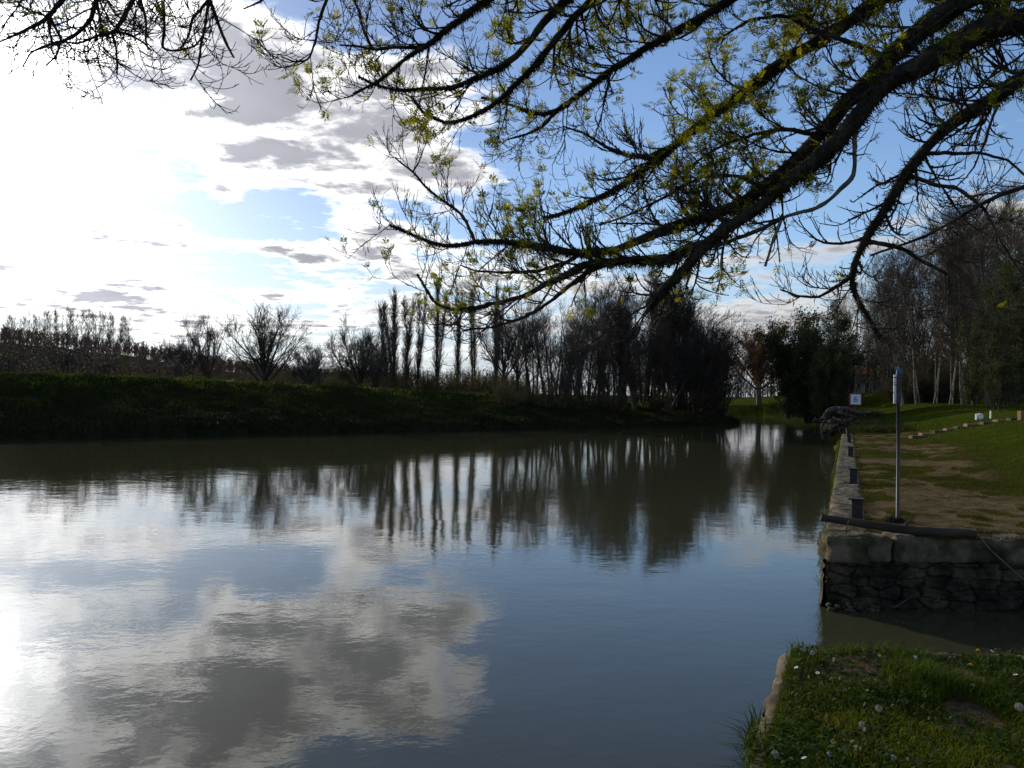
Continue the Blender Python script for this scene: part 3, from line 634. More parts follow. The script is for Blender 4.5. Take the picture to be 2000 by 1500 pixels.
# "6" sign
sp = gd(1671.5, 47)
sg = empty('river_sign', tuple(sp), label='square white sign with the number 6 and a red border on the right bank', cat='sign')
szz = P(1671.5, 780, 47)[2]-sp[2]
mb = MB(); mb.tube([(0, .04, -.2), (0, .04, szz+.2)], .025, 8); mb.build('post', M['black'], sg)
mb = MB(); mb.box((0, 0, szz), (.335, .012, .335), 0, bev=.004); mb.build('border', M['red'], sg)
mb = MB(); mb.box((0, -.014, szz), (.285, .006, .285), 0); mb.build('panel', M['signwhite'], sg)
six = []
for tt in np.linspace(0, 2*math.pi, 25): six.append((.085*math.sin(tt), -.023, szz-.06-.085*math.cos(tt)*1.0))
mb = MB(); mb.tube(six, .019, 6, False); mb.tube([(-.084, -.023, szz-.06), (-.083, -.023, szz+.03), (-.062, -.023, szz+.095), (-.02, -.023, szz+.135), (.025, -.023, szz+.14), (.058, -.023, szz+.12)], .019, 6); mb.build('numeral', M['black'], sg)
# steps up the lawn, reel, posts
for k, (sx, sy) in enumerate(((1792, 855), (1812, 850), (1836, 845), (1858, 841), (1879, 837), (1902, 832), (1929, 828), (1957, 824), (1987, 820))):
    q_ = hit(sx, sy); st_ = MB(); st_.box((0, 0, .02), (.26+.03*(k % 3), .17, .06), .15*((k*37) % 5-2)*.3, bev=.008, jit=.006)
    o = st_.build('garden_step', M['brick' if k % 2 else 'stone']); o.location = tuple(q_); tag(o, ('lowest' if k == 0 else 'highest' if k == 8 else 'flat %s' % ('reddish', 'pale')[k % 2 == 0])+' stone step in the row climbing the lawn'+('' if k in (0, 8) else ', number %s from the bottom' % ('one two three four five six seven eight'.split()[k])), 'step', 'stone steps climbing the lawn')
q_ = hit(1913, 820); rl = empty('cable_reel', tuple(q_), .25, label='small white round reel standing on edge on the lawn', cat='reel')
mb = MB(); rr_ = []
for yy_ in (-.06, -.05): pass
def ring(mb, y0, y1, ro, ri, zc, k=24):
    vs = []; fs = []
    for (yy_, rad_) in ((y0, ro), (y1, ro), (y1, ri), (y0, ri)):
        vs += [(rad_*math.cos(2*math.pi*i/k), yy_, zc+rad_*math.sin(2*math.pi*i/k)) for i in range(k)]
    for a_ in range(4):
        b_ = (a_+1) % 4
        fs += [(a_*k+i, a_*k+(i+1) % k, b_*k+(i+1) % k, b_*k+i) for i in range(k)]
    mb.add(vs, fs)
ring(mb, -.07, -.05, .14, .03, .14); mb.build('flange', M['white'], rl); mb = MB(); ring(mb, .05, .07, .14, .03, .14); mb.build('flange', M['white'], rl)
mb = MB(); ring(mb, -.05, .05, .07, .03, .14); mb.build('drum', M['white'], rl); mb = MB(); mb.box((-.17, .0, .12), (.02, .05, .13), bev=.005); mb.build('handle', M['white'], rl)
q_ = hit(1935, 818); mb = MB(); mb.box((0, 0, .14), (.035, .035, .16), bev=.006, taper=.85); mb.box((-.01, 0, .32), (.012, .012, .035)); o = mb.build('white_post', M['white']); o.location = tuple(q_); tag(o, 'short white painted post standing on the lawn beside the round reel', 'post')
q_ = hit(1996, 821); mb = MB()
for kk in range(5): mb.box((0, 0, .035+.07*kk), (.11+.004*(kk % 2), .11, .032), bev=.004)
o = mb.build('brick_pillar', M['brick']); o.location = tuple(q_); tag(o, 'short orange brick pillar at the top of the lawn steps', 'pillar')

# house
hp = gd(1700, 120); hs = empty('house', tuple(hp), R(-52), label='low pale house with orange tiled roof seen between the tree trunks', cat='house')
mb = MB(); mb.box((0, 0, 1.9), (6.5, 3.2, 2.3)); mb.build('wall', M['plaster'], hs)
mb = MB(); v = [(-6.9, -3.7, 3.95), (6.9, -3.7, 3.95), (6.9, 0, 5.6), (-6.9, 0, 5.6), (6.9, 3.7, 3.95), (-6.9, 3.7, 3.95)]
v2 = [(a, b_, c_+.18) for a, b_, c_ in v]; mb.add(v+v2, [(0, 3, 2, 1), (3, 5, 4, 2), (6, 7, 8, 9), (9, 8, 10, 11), (0, 1, 7, 6), (5, 11, 10, 4), (1, 2, 8, 7), (2, 4, 10, 8), (0, 6, 9, 3), (3, 9, 11, 5)]); rf = mb.build('roof', M['tile'], hs)
mb = MB(); mb.box((2, .8, 5.9), (.3, .3, .6)); mb.build('chimney', M['brick'], rf)
for sg_ in (1, -1):
    v = [(6.45*sg_, -3.2, 4.2), (6.45*sg_, 3.2, 4.2), (6.45*sg_, 0, 5.5), (6.3*sg_, -3.2, 4.2), (6.3*sg_, 3.2, 4.2), (6.3*sg_, 0, 5.5)]
    mb = MB(); mb.add(v, [(0, 1, 2), (3, 5, 4), (0, 3, 4, 1), (1, 4, 5, 2), (2, 5, 3, 0)]); mb.build('gable', M['plaster'], hs)
for xx in (-4.5, -1.6, 3.8):
    mb = MB(); mb.box((xx, -3.22, 2.2), (.5, .04, .7)); w_ = mb.build('window', M['shutter'], hs); mb = MB(); mb.box((xx, -3.28, 2.2), (.4, .01, .6)); mb.build('pane', M['glass'], w_)
hs.scale = (.72, .7, .70)
mb = MB(); mb.box((1.2, -3.22, 1.3), (.55, .04, 1.25)); mb.build('door', M['shutter'], hs)
# small things on the far bank
q_ = gd(217, 47); mb = MB(); mb.tube([(0, 0, -.05), (0, 0, .25), (0, 0, .5), (0, 0, .52)], [.16, .22, .22, .1], 14); o = mb.build('barrel', M['blue']); o.location = (q_[0], q_[1], P(217, 744, 47)[2]-.25); tag(o, 'small blue barrel on the crest of the far bank', 'barrel')
q_ = gd(592, 75); mb = MB(); mb.box((0, 0, .8), (.5, .5, .8), bev=.02); mb.box((0, 0, 1.68), (.6, .6, .06)); o = mb.build('white_hut', M['plaster']); o.location = tuple(q_); tag(o, 'small pale hut standing among the orchard trees', 'hut')

# ------------------------------------------------------------------ far trees
def tree_mesh(kind, seed):
    global rs
    rs = np.random.RandomState(seed); tr, cr_, lf = [], [], None
    z0 = np.zeros((1, 3)); up = np.array([[0, 0, 1.]])
    def L(a, b, f=None): return lambda t, n: rs.uniform(a, b, n)*(f(t) if f else 1)
    if kind == 'poplar':                     # columnar, 11 m
        ns = rs.randint(2, 4); st = z0+rs.uniform(-.14, .14, (ns, 3))*[1, 1, 0]
        p, r = grow(st, up+rs.normal(0, .03, (ns, 3)), np.full(ns, 10.8)*rs.uniform(.85, 1, ns), np.full(ns, .09), 14, .03, .02, .1); tr.append(tubes(p, r, 6))
        a = spawn(p, r, 85, .14, .98, (.25, .6), L(.7, 1.6, lambda t: 1.1-.5*t), .3); p1, r1 = grow(*a[:4], 6, .09, .22, .3); cr_.append(tubes(p1, np.maximum(r1, .012), 3))
        a = spawn(p1, r1, 8, .15, 1, (.3, .6), L(.4, .9), .5); p2, r2 = grow(*a[:4], 3, .12, .2, .4); cr_.append(tubes(p2, np.maximum(r2, .008), 3))
    elif kind in ('round', 'fine', 'cherry', 'russet', 'open'):
        Ht = dict(round=7.5, fine=6.5, cherry=4.2, russet=10.5, open=7.0)[kind]; th = Ht*dict(round=.3, fine=.22, cherry=.25, russet=.22, open=.3)[kind]
        p, r = grow(z0, up, np.array([th]), np.array([Ht*.026]), 5, .05, .02, .8); tr.append(tubes(p, r, 8)); top = p[:, -1]
        n = dict(round=16, fine=12, cherry=8, russet=12, open=7)[kind]; a_ = np.arange(n)*2.4; tilt = rs.uniform(.15, .95 if kind != 'open' else .6, n)
        dr = np.stack([np.cos(a_)*np.sin(tilt), np.sin(a_)*np.sin(tilt), np.cos(tilt)], 1); dr[0] = (0, .05, 1)
        ln = (Ht-th)*rs.uniform(.75, 1.0, n)
        p1, r1 = grow(p[0, 2+np.arange(n) % 4], dr, ln, np.full(n, Ht*.0105), 9, .07, .04, .2); tr.append(tubes(p1, r1, 5))
        k1, k2, k3 = dict(round=(11, 7, 4), fine=(14, 9, 6), cherry=(12, 7, 3), russet=(14, 9, 5), open=(13, 6, 4))[kind]
        a = spawn(p1, r1, k1, .15, 1, (.35, .8), L(Ht*.14, Ht*.3, lambda t: 1.2-.7*t), .55); p2, r2 = grow(*a[:4], 5, .16, .08, .3); cr_.append(tubes(p2, np.maximum(r2, .012), 3))
        a = spawn(p2, r2, k2, .2, 1, (.3, .8), L(Ht*.05, Ht*.12), .6); p3, r3 = grow(*a[:4], 3, .18, .1, .4); cr_.append(tubes(p3, np.maximum(r3, .007), 3))
        a = spawn(p3, r3, k3, .2, 1, (.3, .9), L(Ht*.025, Ht*.06), .7); p4, r4 = grow(*a[:4], 2, .15, .1, .5); cr_.append(tubes(p4, np.maximum(r4, .0055), 3))
        if kind == 'cherry': q = p3.reshape(-1, 3); q = q[rs.rand(len(q)) < .4]; lf = leafcards(q+rs.normal(0, .05, q.shape), rs.uniform(.02, .05, len(q)))
        if kind == 'russet': q = p3.reshape(-1, 3); q = np.repeat(q, 3, 0); lf = leafcards(q+rs.normal(0, .16, q.shape), rs.uniform(.05, .11, len(q)))
        if kind == 'fine': q = p3.reshape(-1, 3); q = q[rs.rand(len(q)) < .6]; lf = leafcards(q+rs.normal(0, .06, q.shape), rs.uniform(.015, .03, len(q)))
    elif kind in ('alder', 'multi'):         # several stems, dense fine crown, 10 m
        ns = 5 if kind == 'alder' else 9; Ht = 10.0 if kind == 'alder' else 8.0
        a_ = rs.uniform(0, 6.28, ns); tilt = rs.uniform(.02, .22 if kind == 'alder' else .65, ns); dr = np.stack([np.cos(a_)*np.sin(tilt), np.sin(a_)*np.sin(tilt), np.cos(tilt)], 1)
        p, r = grow(z0+rs.uniform(-.5, .5, (ns, 3))*[1, 1, 0], dr, Ht*rs.uniform(.75, 1, ns), rs.uniform(.07, .13, ns), 12, .06, .03, .12); tr.append(tubes(p, r, 5))
        a = spawn(p, r, 20 if kind == 'alder' else 16, .15, 1, (.5, 1.1), L(1.3, 3.4, lambda t: 1.15-.7*t), .4); p1, r1 = grow(*a[:4], 6, .14, .12, .25); cr_.append(tubes(p1, np.maximum(r1, .012), 3))
        a = spawn(p1, r1, 8, .15, 1, (.35, .8), L(.4, 1.1), .6); p2, r2 = grow(*a[:4], 3, .17, .08, .4); cr_.append(tubes(p2, np.maximum(r2, .008), 3))
        a = spawn(p2, r2, 4, .2, 1, (.3, .9), L(.2, .5), .7); p3, r3 = grow(*a[:4], 2, .15, .1, .5); cr_.append(tubes(p3, np.maximum(r3, .006), 3))
        q = p2.reshape(-1, 3); q = q[rs.rand(len(q)) < .3]; lf = leafcards(q+rs.normal(0, .07, q.shape), rs.uniform(.02, .045, len(q)))
    elif kind in ('birch', 'tall'):          # 17 m
        Ht = 17.0; ns = 3 if kind == 'birch' else 2
        a_ = rs.uniform(0, 6.28, ns); tilt = rs.uniform(.02, .15, ns); dr = np.stack([np.cos(a_)*np.sin(tilt), np.sin(a_)*np.sin(tilt), np.cos(tilt)], 1)
        p, r = grow(z0+rs.uniform(-.3, .3, (ns, 3))*[1, 1, 0], dr, Ht*rs.uniform(.85, 1, ns), rs.uniform(.05, .085, ns)*(1 if kind == 'birch' else 1.6), 14, .035, .03, .1); tr.append(tubes(p, r, 7))
        a = spawn(p, r, 44, .2, 1, (.4, 1.0), L(1.8, 4.6, lambda t: 1.15-.75*t), .4); p1, r1 = grow(*a[:4], 7, .10, .10, .2); cr_.append(tubes(p1, np.maximum(r1, .014), 3))
        a = spawn(p1, r1, 8, .15, 1, (.3, .8), L(.5, 1.3), .6); p2, r2 = grow(*a[:4], 4, .15, .05 if kind == 'tall' else -.05, .3); cr_.append(tubes(p2, np.maximum(r2, .009), 3))
        a = spawn(p2, r2, 3, .2, 1, (.3, .8), L(.3, .7), .7); p3, r3 = grow(*a[:4], 2, .15, -.05, .5); cr_.append(tubes(p3, np.maximum(r3, .007), 3))
    elif kind in ('willow', 'hanging'):
        Ht = 7.5 if kind == 'willow' else 13.0; ns = 12 if kind == 'willow' else 6
        a_ = rs.uniform(0, 6.28, ns); tilt = rs.uniform(.05, .75 if kind == 'willow' else .3, ns); dr = np.stack([np.cos(a_)*np.sin(tilt), np.sin(a_)*np.sin(tilt), np.cos(tilt)], 1)
        p, r = grow(z0+rs.uniform(-.4, .4, (ns, 3))*[1, 1, 0], dr, Ht*rs.uniform(.65, 1, ns), rs.uniform(.07, .12, ns), 10, .08, .03, .15); tr.append(tubes(p, r, 5))
        a = spawn(p, r, 22, .05, 1, (.5, 1.3), L(1.0, 2.4, lambda t: 1.2-.6*t), .4); p1, r1 = grow(*a[:4], 6, .15, .04 if kind == 'willow' else -.12, .25); cr_.append(tubes(p1, np.maximum(r1, .012), 3))
        a = spawn(p1, r1, 8, .1, 1, (.4, 1.1), L(.4, 1.0), .6); p2, r2 = grow(*a[:4], 4, .15, -.02 if kind == 'willow' else -.3, .4); cr_.append(tubes(p2, np.maximum(r2, .008), 3))
        q = np.repeat(p2.reshape(-1, 3), 4 if kind == 'willow' else 3, 0); lf = leafcards(q+rs.normal(0, .16, q.shape), rs.uniform(.05, .11, len(q)))
    elif kind == 'slim':                     # thin tall tree on the ridge, 10 m
        p, r = grow(z0, up, np.array([10.0]), np.array([.08]), 9, .03, .02, .15); tr.append(tubes(p, r, 5))
        a = spawn(p, r, 42, .3, 1, (.35, .8), L(1.0, 2.2, lambda t: 1.2-.6*t), .5); p1, r1 = grow(*a[:4], 5, .12, .12, .3); cr_.append(tubes(p1, np.maximum(r1, .018), 3))
        a = spawn(p1, r1, 9, .2, 1, (.3, .8), L(.5, 1.1), .7); p2, r2 = grow(*a[:4], 2, .15, .1, .5); cr_.append(tubes(p2, np.maximum(r2, .011), 3))
    elif kind == 'bush':
        ns = 26; a_ = rs.uniform(0, 6.28, ns); tilt = rs.uniform(.1, 1.1, ns); dr = np.stack([np.cos(a_)*np.sin(tilt), np.sin(a_)*np.sin(tilt), np.cos(tilt)], 1)
        p, r = grow(z0+rs.uniform(-.6, .6, (ns, 3))*[1, 1, 0], dr, rs.uniform(1.4, 2.6, ns), rs.uniform(.02, .035, ns), 6, .14, .04, .2); tr.append(tubes(p, r, 3))
        a = spawn(p, r, 14, .1, 1, (.4, 1.0), L(.4, 1.0), .6); p1, r1 = grow(*a[:4], 4, .2, .05, .4); cr_.append(tubes(p1, np.maximum(r1, .007), 3))
        q = np.repeat(p1.reshape(-1, 3), 2, 0); lf = leafcards(q+rs.normal(0, .09, q.shape), rs.uniform(.03, .06, len(q)))
    return join(tr), join(cr_), lf
TM = dict(poplar=('farbark', 'fartwig', None), round=('farbark', 'fartwig', None), fine=('farbark', 'fartwig', 'bud'), cherry=('farbark', 'fartwig', 'blossom'),
          russet=('pale_bark', 'redtwig', 'brownleaf'), open=('farbark', 'fartwig', None), alder=('farbark', 'fartwig', 'bud'), multi=('farbark', 'fartwig', 'bud'), birch=('birch', 'fartwig', None),
          tall=('pale_bark', 'fartwig', None), willow=('farbark', 'fartwig', 'willow'), hanging=('farbark', 'fartwig', 'willow'), slim=('farbark', 'redtwig', None), bush=('farbark', 'fartwig', 'bud'))
NAMES = dict(poplar='poplar_tree', round='bare_tree', fine='bare_tree', cherry='cherry_tree', russet='plane_tree', open='bare_tree', alder='alder_tree', multi='willow_tree', birch='birch_tree', tall='plane_tree', willow='willow_bush', hanging='leafy_tree', slim='woodland_tree', bush='bush')
_cache = {}
def plant(kind, var, loc, height=1.0, wide=None, label=None, cat='tree', group=None, leaf=None):
    """height, wide: scale factors; first use builds the meshes, later ones copy the thing and its parts"""
    key = (kind, var, leaf)
    if key not in _cache:
        (tv, tf_), (cv, cf), lf = tree_mesh(kind, 100+var*17+len(kind)*3); tm, cm, lm = TM[kind]
        e = empty(NAMES[kind]); mk('trunk', tv, tf_, M[tm], e, True); c = mk('crown', cv, cf, M[cm], e)
        if lf is not None: mk('blossom' if kind == 'cherry' else 'leaves', *lf, M[leaf or lm], c)
        _cache[key] = e; o = e
    else: o = copy_tree(_cache[key])
    for q in ('label', 'category', 'group'):
        if q in o: del o[q]
    o.location = tuple(loc); o.rotation_euler[2] = rs.uniform(0, 6.28); w = wide or height; o.scale = (w, w, height)
    return tag(o, label, cat, group)
def topscale(px, top, d, base_h): g = gd(px, d); return g, (P(px, top, d)[2]-g[2])/base_h
RS2 = np.random.RandomState(77)
ORD = 'first second third fourth fifth sixth seventh eighth ninth tenth eleventh twelfth thirteenth fourteenth fifteenth sixteenth seventeenth eighteenth nineteenth twentieth'.split()
ORD += ['twenty-'+q for q in ORD[:9]]+['thirtieth']+['thirty-'+q for q in ORD[:9]]
def rank(px, allpx): k = sorted(allpx).index(px); return 'leftmost' if k == 0 else 'rightmost' if k == len(allpx)-1 else ORD[k]+' from the left'
# columnar poplars
for k, (px, top, d, lab) in enumerate(((757, 592, 77, 'shorter leftmost columnar poplar of the row on the far bank'), (771, 576, 78, 'columnar poplar just right of the leftmost one'), (789, 570, 80, 'broad columnar poplar third from left in the row'), (813, 566, 79, 'columnar poplar fourth from left in the row'), (851, 556, 80, 'narrow columnar poplar standing alone left of the gap'), (891, 562, 80, 'narrow columnar poplar right of the wide gap'), (927, 566, 81, 'columnar poplar left of the tree clump, second last of the row'), (966, 556, 81, 'last columnar poplar touching the tree clump'))):
    g, s_ = topscale(px, top, d, 10.6); plant('poplar', k % 3, g, s_, s_*(1.35 if k < 3 else .9), lab, 'tree', 'row of columnar poplars')
# single trees, left to right
for kind, var, px, top, d, hb, wd, lab in (
    ('round', 0, 515, 583, 66, 7.4, 1.0, 'large rounded bare tree standing alone on the far bank'),
    ('open', 0, 405, 603, 64, 7.0, .85, 'tall open bare tree left of the large rounded one'),
    ('open', 1, 372, 640, 62, 7.0, .9, 'smaller bare tree leaning left beside the tall open one'),
    ('round', 1, 345, 655, 68, 7.4, .8, 'low bare tree left of the open bare pair'),
    ('fine', 0, 702, 626, 68, 6.3, 1.0, 'dense round finely twigged tree left of the poplars'),
    ('fine', 1, 602, 668, 60, 6.3, .9, 'small bushy bare tree between the rounded tree and the dense one'),
    ('round', 1, 735, 690, 62, 7.4, .9, 'low spreading bare tree under the first poplars'),
    ('cherry', 0, 128, 650, 48, 4.2, 1.3, 'white blossoming cherry tree at the left of the orchard'),
    ('cherry', 1, 210, 672, 52, 4.2, 1.0, 'small dark stemmed blossom tree right of the large cherry'),
    ('cherry', 0, 290, 690, 50, 4.2, 1.0, 'low blossoming tree in the middle of the orchard'),
    ('cherry', 1, 345, 690, 54, 4.2, 1.0, 'thin blossoming tree before the open bare pair'),
    ('cherry', 1, 20, 668, 60, 4.2, 1.2, 'blossoming tree at the far left edge'),
    ('cherry', 0, 620, 690, 56, 4.2, .9, 'faint blossoming tree right of the large rounded tree'),
    ('round', 0, 985, 600, 62, 7.4, .8, 'wide limbed bare tree at the left end of the clump'),
    ('open', 0, 1010, 585, 68, 7.0, .8, 'tall bare tree behind the left end of the clump'),
    ('open', 1, 748, 660, 76, 7.0, .7, 'thin bare tree leaning among the first poplars'),
    ('russet', 0, 1483, 626, 104, 10.4, 1.25, 'round russet leaved tree beyond the river bend'),
    ('willow', 0, 1585, 650, 66, 7.2, .78, 'large dark leafy willow bush overhanging the right bank'),
    ('willow', 1, 1616, 700, 58, 7.2, .7, 'smaller dark willow bush right of the large one'),
    ('willow', 2, 1540, 735, 80, 7.2, .5, 'low dark willow bush left of the large one')):
    g, s_ = topscale(px, top, d, hb)
    if g[2] < .3: g[2] = .3
    plant(kind, var, g, s_, s_*wd, lab, 'bush' if kind == 'willow' else 'tree')
# clump of alders on the point
PX1_ = ((1045, 590, 64), (1075, 575, 70), (1105, 580, 65), (1135, 585, 74), (1160, 575, 68), (1190, 570, 72), (1215, 562, 69), (1243, 556, 72), (1255, 545, 75), (1280, 545, 73), (1268, 552, 76), (1292, 555, 72), (1316, 572, 74), (1338, 600, 73), (1090, 600, 60), (1150, 610, 66), (1225, 590, 69))
PX1 = [q[0] for q in PX1_]
for px, top, d in PX1_:
    g, s_ = topscale(px, top, d, 9.8); plant('alder', int(px) % 3, g, s_, s_*1.05, 'slender bare alder in the dense clump on the point, '+rank(px, PX1), 'tree', 'alders in the clump on the point')
PX2_ = ((1402, 685, 72, 1.25), (1372, 622, 76, 1.2), (1355, 650, 71, 1.1), (1392, 720, 70.5, 1.3), (1335, 590, 75, .9), (1390, 660, 75.5, .9), (1352, 608, 72.5, .9), (1300, 640, 69, .9), (1180, 650, 64.5, .8), (1240, 660, 66.5, .8), (1110, 690, 62, .8))
PX2 = [q[0] for q in PX2_]
for px, top, d, wd in PX2_:
    g, s_ = topscale(px, top, d, 7.6); g[2] = max(g[2], .3); plant('multi', int(px) % 2, g, s_, s_*wd, 'many stemmed spreading willow at the water edge of the clump, '+rank(px, PX2), 'tree', 'willows at the water edge of the clump')
# birches and tall trees at the right
PX3_ = ((1855, 470, 72), (1825, 480, 76), (1790, 500, 74), (1880, 440, 70), (1905, 420, 74), (1760, 510, 82), (1735, 520, 90), (1950, 400, 66), (1985, 380, 70), (1925, 410, 80))
PX3 = [q[0] for q in PX3_]
for px, top, d in PX3_:
    g, s_ = topscale(px, top, d, 16.5); plant('birch', int(px) % 3, g, s_, s_*1.15, 'slender white barked birch at the right of the lawn, '+rank(px, PX3), 'tree', 'birches at the right of the lawn')
PX4_ = ((1672, 575, 100), (1701, 560, 98), (1690, 590, 108), (1640, 600, 106), (1722, 545, 104), (1775, 500, 100), (1615, 610, 118), (1575, 625, 124), (1545, 622, 128), (1830, 460, 102), (1890, 430, 100), (1960, 400, 96), (1740, 520, 112), (1800, 470, 112), (1850, 440, 110), (1920, 415, 108), (1990, 390, 104), (1655, 585, 112), (2030, 380, 92), (1767, 500, 92), (1650, 590, 130), (1727, 545, 132), (1810, 480, 120), (1870, 445, 118), (1905, 430, 112), (1945, 400, 112), (1975, 395, 110), (1630, 600, 122))
PX4 = [q[0] for q in PX4_]
for px, top, d in PX4_:
    g, s_ = topscale(px, top, d, 16.5); plant('tall', int(px) % 2, g, s_, s_*1.15, 'tall bare pale trunked tree behind the far lawn, '+rank(px, PX4), 'tree', 'tall bare trees behind the far lawn')
for px, top, d, wd, lab in ((1950, 520, 46, .7, 'tall dark leafy tree at the right edge, nearer one'), (2010, 470, 50, .8, 'tall dark leafy tree cut by the right edge'), (1905, 600, 60, .8, 'lower dark leafy tree behind the round reel'), (1975, 500, 58, .9, 'tall dark leafy tree between the two at the right edge'), (1830, 690, 84, .8, 'low dark leafy tree among the birches')):
    g, s_ = topscale(px, top, d, 12.5); plant('hanging', int(px) % 2, g, s_, s_*wd, lab, 'tree')
# hedge bushes
for k in range(62):
    top = 700
    if k < 26: px, d = 560+k*18+RS2.uniform(-6, 6), RS2.uniform(72, 96); top = RS2.uniform(724, 742)
    elif k < 34: px, d = 20+(k-26)*75+RS2.uniform(-20, 20), RS2.uniform(60, 80); top = RS2.uniform(700, 728)
    else:
        px, d = 1590+(k-34)*36, RS2.uniform(104, 116)
        if 1640 < px < 1730: d = 134
        top -= 22
    if k >= 46: px, d, top = 1765+(k-46)*16, RS2.uniform(84, 98), RS2.uniform(668, 735); top = RS2.uniform(700, 740)
    g, s_ = topscale(px, top, d, 2.4); s_ = max(s_, .5)
    right = k >= 34
    plant('bush', k % 2, g, s_, max(s_, 1.0)*1.1, 'dark twiggy bush '+('below the tall trees at the right, '+rank(k, range(34, 62)) if right else 'in the hedge behind the far bank' if k < 26 else 'in the orchard behind the far bank, '+rank(k, range(26, 34))), 'bush', 'bushes '+('below the tall trees' if right else 'in the far hedge' if k < 26 else 'in the orchard'))
PX5_ = ((1120, 60.5), (1200, 63.5), (1290, 67), (1350, 70), (1400, 72), (1060, 58.5), (985, 56.5))
PX5 = [q[0] for q in PX5_]
for px, d in PX5_:
    g = gd(px, d); g[2] = max(g[2], .1); plant('bush', int(px) % 2, g, .75, 1.0, 'low dark bush at the foot of the clump on the point, '+rank(px, PX5), 'bush', 'bushes at the foot of the clump')
# slim trees along the ridge
for k in range(34):
    px = 8+k*7.4+RS2.uniform(-3, 3); d = RS2.uniform(285, 315); top = 612+.0007*(px-130)**2+RS2.uniform(-4, 8)
    g, s_ = topscale(px, top, d, 9.8); plant('slim', k % 3, g, s_, s_*1.0, 'slim bare tree standing up from the wooded ridge', 'tree', 'slim trees on the wooded ridge')
# wood on the ridge and along the horizon
rs = np.random.RandomState(9)
def wood(name, n, a0, a1, r0, r1, hmin, hmax, mt, label, leafmat=None):
    a = np.radians(rs.uniform(a0, a1, n)); r = np.sqrt(rs.uniform(r0**2, r1**2, n)); x, y = np.sin(a)*r, np.cos(a)*r; z = H(x, y)
    keep = ~inpoly(x, y); x, y, z = x[keep], y[keep], z[keep]; n = len(x); h = rs.uniform(hmin, hmax, n)
    st = np.stack([x, y, z-.3], 1); p, r_ = grow(st, np.tile([0, 0, 1.], (n, 1)), h*.9, h*.018, 4, .05, .05, .3)
    a = spawn(p, r_, 16, .2, 1, (.3, .9), lambda t, k: rs.uniform(.15, .32, k)*np.repeat(h, 16), .6); p1, r1_ = grow(*a[:4], 3, .15, .1, .3)
    a = spawn(p1, r1_, 5, .2, 1, (.3, .9), lambda t, k: rs.uniform(.06, .14, k)*np.repeat(h, 80), .7); p2, r2_ = grow(*a[:4], 2, .15, .1, .4)
    rm = r1/300*.03
    v, f = join([tubes(p, r_, 3), tubes(p1, np.maximum(r1_, rm), 3), tubes(p2, np.maximum(r2_, rm*.8), 3)]); o = mk(name, v, f, M[mt]); tag(o, label, 'wood', kind='stuff')
wood('ridge_wood', 1700, -40, -7, 170, 310, 3.6, 5.5, 'redtwig', 'dark bare wood covering the low ridge at the left')
wood('distant_wood', 700, -12, 45, 150, 260, 4, 7, 'fartwig', 'distant bare wood along the horizon behind the trees')

# ------------------------------------------------------------------ overhanging ash tree
rs = np.random.RandomState(21)
ash = empty('ash_tree', (6.2, 3.3, .75), label='old mossy ash tree with budding branches overhanging the river from the right', cat='tree')
AL = np.array(ash.location)
TR = resample([(6.2, 3.3, .4), (6.15, 3.35, 1.8), (6.0, 3.4, 3.2), (5.9, 3.5, 4.4), (6.1, 3.5, 6.0), (6.4, 3.6, 8.5), (6.5, 3.5, 11)], 40)
mb = MB(); mb.tube(TR-AL, np.r_[np.linspace(.42, .30, 14), np.linspace(.29, .05, 26)], 18); mb.build('trunk', M['bark'], ash, True)
J = lambda z: np.array([6.0, 3.5, z])
